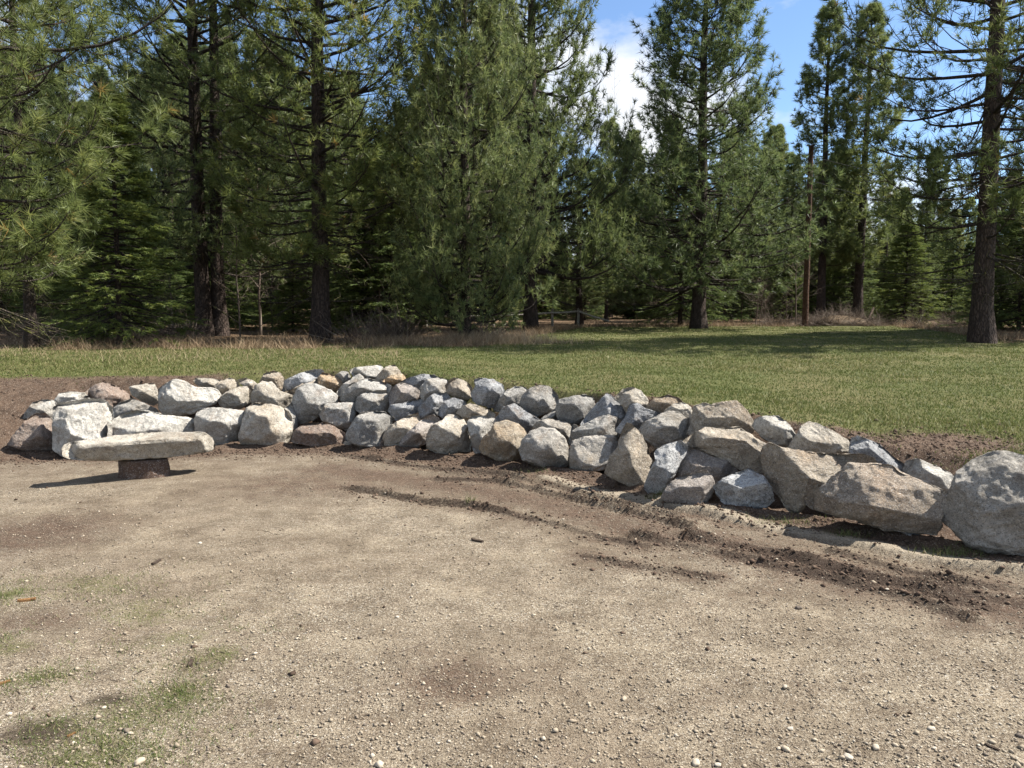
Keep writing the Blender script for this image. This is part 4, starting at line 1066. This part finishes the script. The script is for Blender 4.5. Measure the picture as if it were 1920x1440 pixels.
# ------------------------------------------------------------------ utility pole, cables, fence
def rough_pole(name, h, r0, r1, seed, sides=12, rings=14):
    rs = np.random.RandomState(seed); zz = np.linspace(-0.4, h, rings)
    P = np.stack([rs.randn(rings) * 0.004, rs.randn(rings) * 0.004, zz], -1)
    v, f = tubes(P[None], np.interp(zz, [0, h], [r0, r1])[None] * (1 + 0.03 * rs.randn(1, rings)), sides)
    cap = len(v); v = np.concatenate([v, [[0, 0, h + 0.03]]])
    top = np.arange((rings - 1) * sides, rings * sides)
    tri = np.stack([top, np.roll(top, -1), np.full(sides, cap), np.full(sides, cap)], -1)
    me = bpy.data.meshes.new(name); bm = bmesh.new(); bvs = [bm.verts.new(q) for q in v]
    for q in np.concatenate([f, tri]): bm.faces.new([bvs[j] for j in dict.fromkeys(int(z) for z in q)])
    bm.to_mesh(me); bm.free()
    for p in me.polygons: p.use_smooth = True
    return me
px_, py_, pz_ = spot(1505, 31.0)
pole = empty('utility_pole', (px_, py_, pz_)); tag(pole, 'reddish brown wooden utility pole at the far meadow edge', 'utility pole')
add_obj('shaft', rough_pole('shaft', 7.3, 0.125, 0.095, 5), M_POLE, pole)
def bar(p0, p1, r, sides=5, sag=0.0, k=12):
    p0, p1 = np.array(p0, float), np.array(p1, float); t = np.linspace(0, 1, k)
    P = p0 + (p1 - p0) * t[:, None]; P[:, 2] -= sag * 4 * t * (1 - t)
    return tubes(P[None], np.full((1, k), r), sides)
for k, (dx_, sg) in enumerate(((-0.1, 0.9), (0.1, 1.3))):
    v, f = bar((px_ + dx_, py_, pz_ + 6.9 - k * 1.0), (px_ + 26 + dx_, py_ + 9, pz_ + 6.6 - k * 1.0), 0.011, 4, sg, 24)
    tag(add_obj('overhead_cable', mesh_np('overhead_cable', v, f, True), M_WIRE), 'thin dark cable strung from the reddish utility pole', 'cable', 'cables on the utility pole')

fence = empty('rail_fence', spot(950, 30.5)); tag(fence, 'weathered grey rail fence half hidden by the bushy pine', 'fence')
fo = np.array(fence.location)
fp = [np.array(spot(p, 30.5)) for p in (690, 800, 925, 1035, 1083, 1140)]
rails_h = [0.34, 0.40, 0.45, 0.54, 0.60, 0.22]
for i, p in enumerate(fp[:-1]):
    q = p - fo
    o = add_obj('post', rough_pole('post', 0.70, 0.055, 0.05, 60 + i, 7, 5), M_WOOD, fence); o.location = q
for i in range(len(fp) - 1):
    v, f = bar(fp[i] - fo + [0, -0.07, rails_h[i]], fp[i + 1] - fo + [0, -0.07, rails_h[i + 1]], 0.042, 6, 0.02, 6)
    add_obj('rail', mesh_np('rail', v, f, True), M_WOOD, fence)

# ------------------------------------------------------------------ brush pile, bare shrubs
def stick_mass(name, seed, n, rx, ry, h, L=(0.5, 1.4), r=0.008, upright=0.4):
    rs = np.random.RandomState(seed)
    a = rs.rand(n) * 6.28; q = np.sqrt(rs.rand(n))
    x, y = rx * q * np.cos(a), ry * q * np.sin(a)
    hz = h * (1 - q ** 1.6) * rs.rand(n) ** 0.6
    d = rs.randn(n, 3); d[:, 2] = np.abs(d[:, 2]) * upright + 0.1; d /= np.linalg.norm(d, axis=1, keepdims=True)
    ln = rs.uniform(*L, n)
    o = np.stack([x, y, hz - 0.05], -1)
    b = rs.randn(n, 3) * 0.10
    P = np.stack([o, o + (d * 0.5 + b) * ln[:, None], o + (d + b * 0.5) * ln[:, None]], 1)
    v, f = tubes(P, np.tile([[r, r * 0.7, r * 0.3]], (n, 1)), 3)
    me = mesh_np(name, v, f); attr(me, 'tint', np.repeat(np.clip(rs.normal(0.6, 0.25, n), 0, 1), 9)); return me
bp0 = spot(1572, 31.5)
pile = empty('brush_pile', bp0); tag(pile, 'heap of cut pale brush on the meadow beside the utility pole', 'brush pile')
add_obj('twigs', stick_mass('twigs', 90, 1500, 1.7, 1.0, 0.62, (0.3, 0.9), 0.007, 0.35), M_TWIG, pile)
mound_v, mound_f = ICO[3]; mv = mound_v.copy()
mv = mv * np.array([1.35, 0.8, 0.42]) * (1 + 0.18 * np.array([mnoise.noise(Vector(p) * 2.5) for p in mound_v]))[:, None]
me = mesh_np('core', mv, mound_f, True); attr(me, 'tint', np.full(len(mv), 0.35)); add_obj('core', me, M_DRY, pile)
v, f = bar((0.75, -0.6, -0.05), (1.25, -0.2, 0.75), 0.05, 6, -0.03, 5); me = mesh_np('log', v, f, True); add_obj('log', me, M_STUMP, pile)
SHR = [stick_mass('shrub', 91 + k, 150, 0.35, 0.35, 0.12, (0.5, 1.25), 0.006, 1.3) for k in range(3)]
SHRUB_LABEL = {'a': 'bare brown shrub at the foot of the dark wood', 'b': 'bare brown shrub at the far meadow edge'}
for i in range(30):
    if i < 18: px, d, g = rng.uniform(0, 930), rng.uniform(17.2, 21.5), 'a'
    else: px, d, g = rng.uniform(1370, 1800), rng.uniform(30.5, 33.5), 'b'
    x, y, z = spot(px, d); o = add_obj('bare_shrub', SHR[i % 3], M_TWIG, loc=(x, y, z)); s = rng.uniform(0.6, 1.15); o.scale = (s, s, s * 0.9); o.rotation_euler = (0, 0, i * 1.7)
    tag(o, SHRUB_LABEL[g], 'shrub', 'bare shrubs by the dark wood' if g == 'a' else 'bare shrubs at the far meadow edge')

# ------------------------------------------------------------------ grasses (stuff)
def blades(name, x, y, h, w, tint, lean, mat, label, seed):
    rs = np.random.RandomState(seed); n = len(x)
    z = terrain(x, y) - 0.005
    a = rs.rand(n) * 6.28; ld = rs.rand(n) * 6.28; lm = h * lean * rs.rand(n)
    b = np.stack([x, y, z], -1)
    wv = np.stack([np.cos(a), np.sin(a), np.zeros(n)], -1) * (w * 0.5)[:, None]
    tip = b + np.stack([np.cos(ld) * lm, np.sin(ld) * lm, h], -1)
    V = np.stack([b - wv, b + wv, tip], 1).reshape(-1, 3)
    me = mesh_np(name, V, np.arange(3 * n).reshape(-1, 3)); attr(me, 'tint', np.repeat(tint, 3))
    return tag(add_obj(name, me, mat), label, None, None, 'stuff')
rs = np.random.RandomState(99)
n = 420000
d = 6.0 + 26.0 * rs.rand(n) ** 1.5
a = rs.uniform(-0.80, 0.80, n)
x, y = a * d, d
b_, t_ = fB(x), fT(x)
en = fbm(x, y, 0.9, 4, 3) - 0.5
off = (y - t_) + 0.22 + en * 0.9
dr = np.exp(-(((x - 3.75) / 0.8) ** 2 + ((y - 6.45) / 0.5) ** 2)) * 1.1
dl = smooth01((-3.2 - x) / 1.2) * smooth01(1.2 - (y - t_) / 0.7)
keep = (off > -0.05) & (rs.rand(n) > dr * 1.1 + dl * 0.9) & (y < tree_line(x, y) + 1.5) & (rs.rand(n) < smooth01(off / 0.6 + 0.25))
x, y, d = x[keep], y[keep], d[keep]; n = len(x)
straw = fbm(x, y, 0.6, 4, 20); straw = np.clip((straw - 0.42) * 4.0, 0, 1)
tint = np.clip(rs.normal(0.31, 0.15, n) + 0.34 * straw * rs.rand(n) + (rs.rand(n) < 0.09) * 0.45, 0, 1)
blades('meadow_grass', x, y, rs.uniform(0.018, 0.048, n) * (0.8 + 0.4 * straw), 0.006 + 0.0006 * d, tint, 1.1, M_GRASS, 'short spring grass covering the meadow', 1)
# tall dry grass at the wood edge and among the trunks
n = 60000
a = rs.uniform(-0.78, 0.78, n)
tl = tree_line(a * 20, np.full(n, 20.0))
d = tl + rs.gamma(1.6, 1.3, n) - 0.6
x, y = a * d, d
cl = fbm(x, y, 0.8, 4, 40)
keep = cl > 0.44 + 0.14 * rs.rand(n)
x, y, d = x[keep], y[keep], d[keep]; n = len(x)
blades('dry_grass', x, y, (0.05 + 0.26 * rs.rand(n) ** 2.0) * np.where(d > 27, 0.8, 1.0), 0.007 + 0.0004 * d, np.clip(rs.normal(0.36, 0.27, n), 0, 1), 1.5, M_DRY, 'tall dry grass along the foot of the wood', 2)
# straw tuft beside the bushy pine, straw lying in the left meadow
n = 2600
c = spot(935, 18.0); x = c[0] + rs.randn(n) * 0.75; y = c[1] + rs.randn(n) * 0.4
blades('straw_clump', x, y, rs.uniform(0.10, 0.38, n), np.full(n, 0.012), np.clip(rs.normal(0.72, 0.2, n), 0, 1), 1.3, M_DRY, 'clump of pale straw at the foot of the bushy pine', 3)
n = 2400
a = rs.uniform(-0.75, -0.15, n); d = rs.uniform(12.5, 16.6, n); x, y = a * d, d
blades('straw_stalks', x, y, rs.uniform(0.05, 0.16, n), np.full(n, 0.007), np.clip(rs.normal(0.65, 0.22, n), 0, 1), 1.6, M_DRY, 'pale straw stalks bent over the meadow by the wood', 4)
# thin green patches in the yard
xs, ys = [], []
for i, (px, py, rx, ry) in enumerate(GREEN_PATCH):
    c = ground_at(px, py); ex = ground_at(px + rx, py)[0] - c[0]; ey = (ground_at(px, py - ry)[1] - ground_at(px, py + ry)[1]) / 2
    m = (260 if i in (0, 1, 2) else 190)
    xs.append(c[0] + rs.randn(m) * ex * 0.75); ys.append(c[1] + rs.randn(m) * ey * 0.8)
x, y = np.concatenate(xs), np.concatenate(ys)
kp = fbm(x, y, 3.5, 4, 60) > 0.44 + 0.1 * (rs.rand(len(x)) - 0.5); x, y = x[kp], y[kp]
x, y = np.repeat(x, 9), np.repeat(y, 9); n = len(x)
x = x + rs.randn(n) * 0.024; y = y + rs.randn(n) * 0.024
blades('yard_grass', x, y, rs.uniform(0.008, 0.026, n), rs.uniform(0.0025, 0.0045, n), np.clip(rs.normal(0.60, 0.25, n), 0, 1), 1.6, M_GREEN, 'thin green grass growing through the gravel', 5)
# weeds along the wall foot
xs, ys = [], []
for px, py, m, s in ((1245, 940, 260, 0.05), (1590, 1012, 120, 0.06), (1790, 1046, 260, 0.10), (1475, 985, 160, 0.09), (885, 946, 60, 0.025), (1000, 890, 60, 0.08)):
    c = ground_at(px, py); xs.append(c[0] + rs.randn(m) * s * 1.4); ys.append(c[1] + rs.randn(m) * s * 0.6)
x, y = np.concatenate(xs), np.concatenate(ys); n = len(x)
blades('weeds', x, y, rs.uniform(0.02, 0.07, n), np.full(n, 0.004), np.clip(rs.normal(0.55, 0.28, n), 0, 1), 1.2, M_GREEN, 'sparse weeds at the foot of the boulder wall', 6)

# ------------------------------------------------------------------ gravel, clods, loose stones
def grains(name, x, y, r, tint, mat, label, seed, sub=1, flat=0.65, sink=0.25):
    rs = np.random.RandomState(seed); n = len(x)
    V, Fc = ICO[sub]; nv = len(V)
    z = terrain(x, y)
    sc = r[:, None] * rs.uniform(0.7, 1.3, (n, 3)) * np.array([[1.0, 1.0, flat]])
    th = rs.rand(n) * 6.28; c, s = np.cos(th), np.sin(th)
    jit = 1 + 0.32 * rs.randn(n, nv, 1).clip(-1.6, 1.6)
    L = V[None] * jit * sc[:, None]
    X = L[..., 0] * c[:, None] - L[..., 1] * s[:, None] + x[:, None]
    Y = L[..., 0] * s[:, None] + L[..., 1] * c[:, None] + y[:, None]
    Z = L[..., 2] + (z + r * flat * (1 - 2 * sink))[:, None]
    A = np.stack([X, Y, Z], -1).reshape(-1, 3)
    FF = (Fc[None] + (np.arange(n) * nv)[:, None, None]).reshape(-1, 3)
    me = mesh_np(name, A, FF, False); attr(me, 'tint', np.repeat(tint, nv))
    return tag(add_obj(name, me, mat), label, None, None, 'stuff')
OCT_V = np.array([[1, 0, 0], [-1, 0, 0], [0, 1, 0], [0, -1, 0], [0, 0, 1], [0, 0, -1.0]])
OCT_F = np.array([[0, 2, 4], [2, 1, 4], [1, 3, 4], [3, 0, 4], [2, 0, 5], [1, 2, 5], [3, 1, 5], [0, 3, 5]])
ICO[0] = (OCT_V, OCT_F)
n = 32000
d = 2.35 + 4.6 * rs.rand(n) ** 1.7; a = rs.uniform(-0.76, 0.76, n); x, y = a * d, d
kp = (y < fB(x) - 0.5) & (fbm(x, y, 0.9, 3, 70) + 0.25 * rs.rand(n) > 0.50); x, y = x[kp], y[kp]; n = len(x)
grains('gravel', x, y, rs.gamma(1.8, 0.0014, n) + 0.0018, np.clip(rs.beta(2.6, 2.2, n), 0.03, 0.86), M_PEBBLE, 'loose crushed gravel over the yard', 7, 0)
xs, ys, rr_ = [], [], []
for pts, bh, td, w in RUT_G[:8]:
    P = np.array(pts); L = np.hypot(*np.diff(P[:, :2], axis=0).T); tot = L.sum(); m = int(tot * 230)
    t = rs.rand(m) * tot; cum = np.concatenate([[0], np.cumsum(L)])
    xs.append(np.interp(t, cum, P[:, 0]) + rs.standard_t(3, m) * 0.09); ys.append(np.interp(t, cum, P[:, 1]) + rs.standard_t(3, m) * 0.09); rr_.append(rs.gamma(1.3, 0.0042, m) + 0.002)
m = 5200; xx = rs.uniform(-6.5, 4.2, m); xs.append(xx); ys.append(fB(xx) - np.abs(rs.randn(m)) * 0.28 - 0.03); rr_.append(rs.gamma(1.3, 0.0048, m) + 0.002)
m = 5000; xx = rs.uniform(-7, 4.6, m); s_ = rs.uniform(0.05, 1.25, m); xs.append(xx); ys.append(fB(xx) + s_ * (fT(xx) - fB(xx))); rr_.append(rs.gamma(1.3, 0.005, m) + 0.003)
m = 1800; xs.append(3.75 + rs.randn(m) * 0.6); ys.append(6.55 + rs.randn(m) * 0.35); rr_.append(rs.gamma(1.3, 0.0042, m) + 0.002)
m = 500; d = 2.6 + 4.4 * rs.rand(m); xs.append(rs.uniform(-0.75, 0.75, m) * d); ys.append(d); rr_.append(rs.gamma(1.5, 0.0025, m) + 0.002)
x, y, r = np.concatenate(xs), np.concatenate(ys), np.concatenate(rr_); r = np.minimum(r * 0.85, 0.02)
grains('soil_clods', x, y, r, np.clip(rs.normal(0.5, 0.25, len(x)), 0, 1), M_CLOD, 'brown soil clods churned up along the ruts and bank', 8, 0, 0.75, 0.34)
# single loose stones that can be picked out
STONE_V, STONE_F = ICO[3]
stone_me = []
for k in range(5):
    sv = np.array([np.array(p) * (1 + 0.22 * mnoise.noise(Vector(p) * 1.6 + Vector((k * 5, 0, 0)))) for p in STONE_V]) * np.array([1.0, 0.72, 0.55])
    me = mesh_np('loose_stone', sv, STONE_F, True); attr(me, 'tint', np.full(len(sv), [0.88, 0.8, 0.7, 0.84, 0.12][k])); me.materials.append(M_PEBBLE); stone_me.append(me)
for i, (px, py, w_, k) in enumerate([(1482, 1365, 13, 0), (1473, 1402, 18, 1), (1460, 1400, 10, 3), (1541, 1405, 12, 1), (1590, 1421, 20, 0), (1642, 1402, 18, 3), (1747, 1368, 16, 0), (1678, 1397, 12, 1),
                            (1305, 1425, 22, 3), (1346, 1430, 14, 0), (1396, 1431, 9, 1), (1472, 1290, 12, 3), (1752, 1404, 10, 0), (1860, 1392, 14, 2), (1170, 1310, 14, 2), (1663, 1110, 8, 0),
                            (375, 1021, 10, 0), (195, 1328, 10, 3), (18, 1342, 12, 0), (745, 1157, 9, 0), (262, 1432, 24, 1), (1432, 1388, 8, 4), (1912, 1380, 16, 4), (1658, 1328, 8, 4), (525, 1345, 10, 4), (548, 1325, 10, 4), (1345, 1160, 9, 4), (1498, 1138, 14, 4)]):
    g = ground_at(px, py); r = 0.5 * w_ / F_PX * g[1]
    o = add_obj('loose_stone', stone_me[k]); o.scale = (r, r, r); o.location = (g[0], g[1], tz(g[0], g[1]) + r * 0.3); o.rotation_euler = (0, 0, i * 2.1)
    dark = k == 4
    tag(o, 'small dark stone lying loose on the gravel' if dark else 'small pale stone lying loose on the gravel', 'stone', 'dark loose stones on the gravel' if dark else 'pale loose stones on the gravel')
# split wood chips and twigs in the yard
chip = bpy.data.meshes.new('wood_chip'); bm = bmesh.new()
bmesh.ops.create_cube(bm, size=1.0); bmesh.ops.subdivide_edges(bm, edges=bm.edges[:], cuts=3, use_grid_fill=True)
for q in bm.verts:
    q.co.y *= 0.28 * (1 - 0.6 * abs(q.co.x)); q.co.z *= 0.13; q.co.z += 0.10 * q.co.x * q.co.x + 0.02 * mnoise.noise(q.co * 4); q.co.y += 0.05 * mnoise.noise(q.co * 3)
bm.to_mesh(chip); bm.free()
for i, (px, py, w_, mt, lab) in enumerate([(50, 1126, 30, 0, 'orange split wood chip on the gravel beside the grass patch'), (4, 1286, 26, 0, 'orange wood chip by the yard edge grass'), (134, 1381, 17, 0, 'pale tan wood chip lying in the damp soil patch'),
                                      (293, 1057, 24, 1, 'dark bark piece lying on the pale gravel'), (357, 1239, 28, 1, 'grey brown bark piece on the thin grass patch'), (1860, 1402, 26, 1, 'brown bark piece among the pale loose stones'), (895, 1016, 28, 1, 'dark flat bark piece lying below the tyre ruts')]):
    g = ground_at(px, py); L = w_ / F_PX * g[1]
    me = chip
    if mt:
        me = bpy.data.meshes.get('bark_piece')
        if me is None:
            me = chip.copy(); me.name = 'bark_piece'; me.materials.clear()
    o = add_obj('wood_chip' if mt == 0 else 'bark_piece', me, M_CHIP if mt == 0 else M_STUMP); o.scale = (L, L, L); o.location = (g[0], g[1], tz(g[0], g[1]) + 0.06 * L); o.rotation_euler = (0, 0, 0.4 + i * 0.35)
    tag(o, lab, 'wood chip' if mt == 0 else 'bark')

# needle and twig litter blown over the yard
m = 700; d = 2.5 + 5.0 * rs.rand(m) ** 1.3; x = rs.uniform(-0.76, 0.76, m) * d; y = d
kp = y < fB(x) - 0.3; x, y = x[kp], y[kp]; m = len(x)
z = terrain(x, y) + 0.003; th = rs.rand(m) * 6.28; L = rs.gamma(2.0, 0.012, m) + 0.012
dv = np.stack([np.cos(th), np.sin(th), rs.uniform(-0.02, 0.12, m)], -1) * L[:, None]; o3 = np.stack([x, y, z], -1)
P = np.stack([o3, o3 + dv * 0.5 + rs.randn(m, 3) * 0.002, o3 + dv], 1)
v, f = tubes(P, np.tile([[0.0015, 0.0018, 0.001]], (m, 1)), 3)
me = mesh_np('twig_litter', v, f); attr(me, 'tint', np.repeat(np.clip(rs.normal(0.45, 0.3, m), 0, 1), 9))
tag(add_obj('twig_litter', me, M_TWIG), 'small twigs and dead needles strewn over the gravel', None, None, 'stuff')
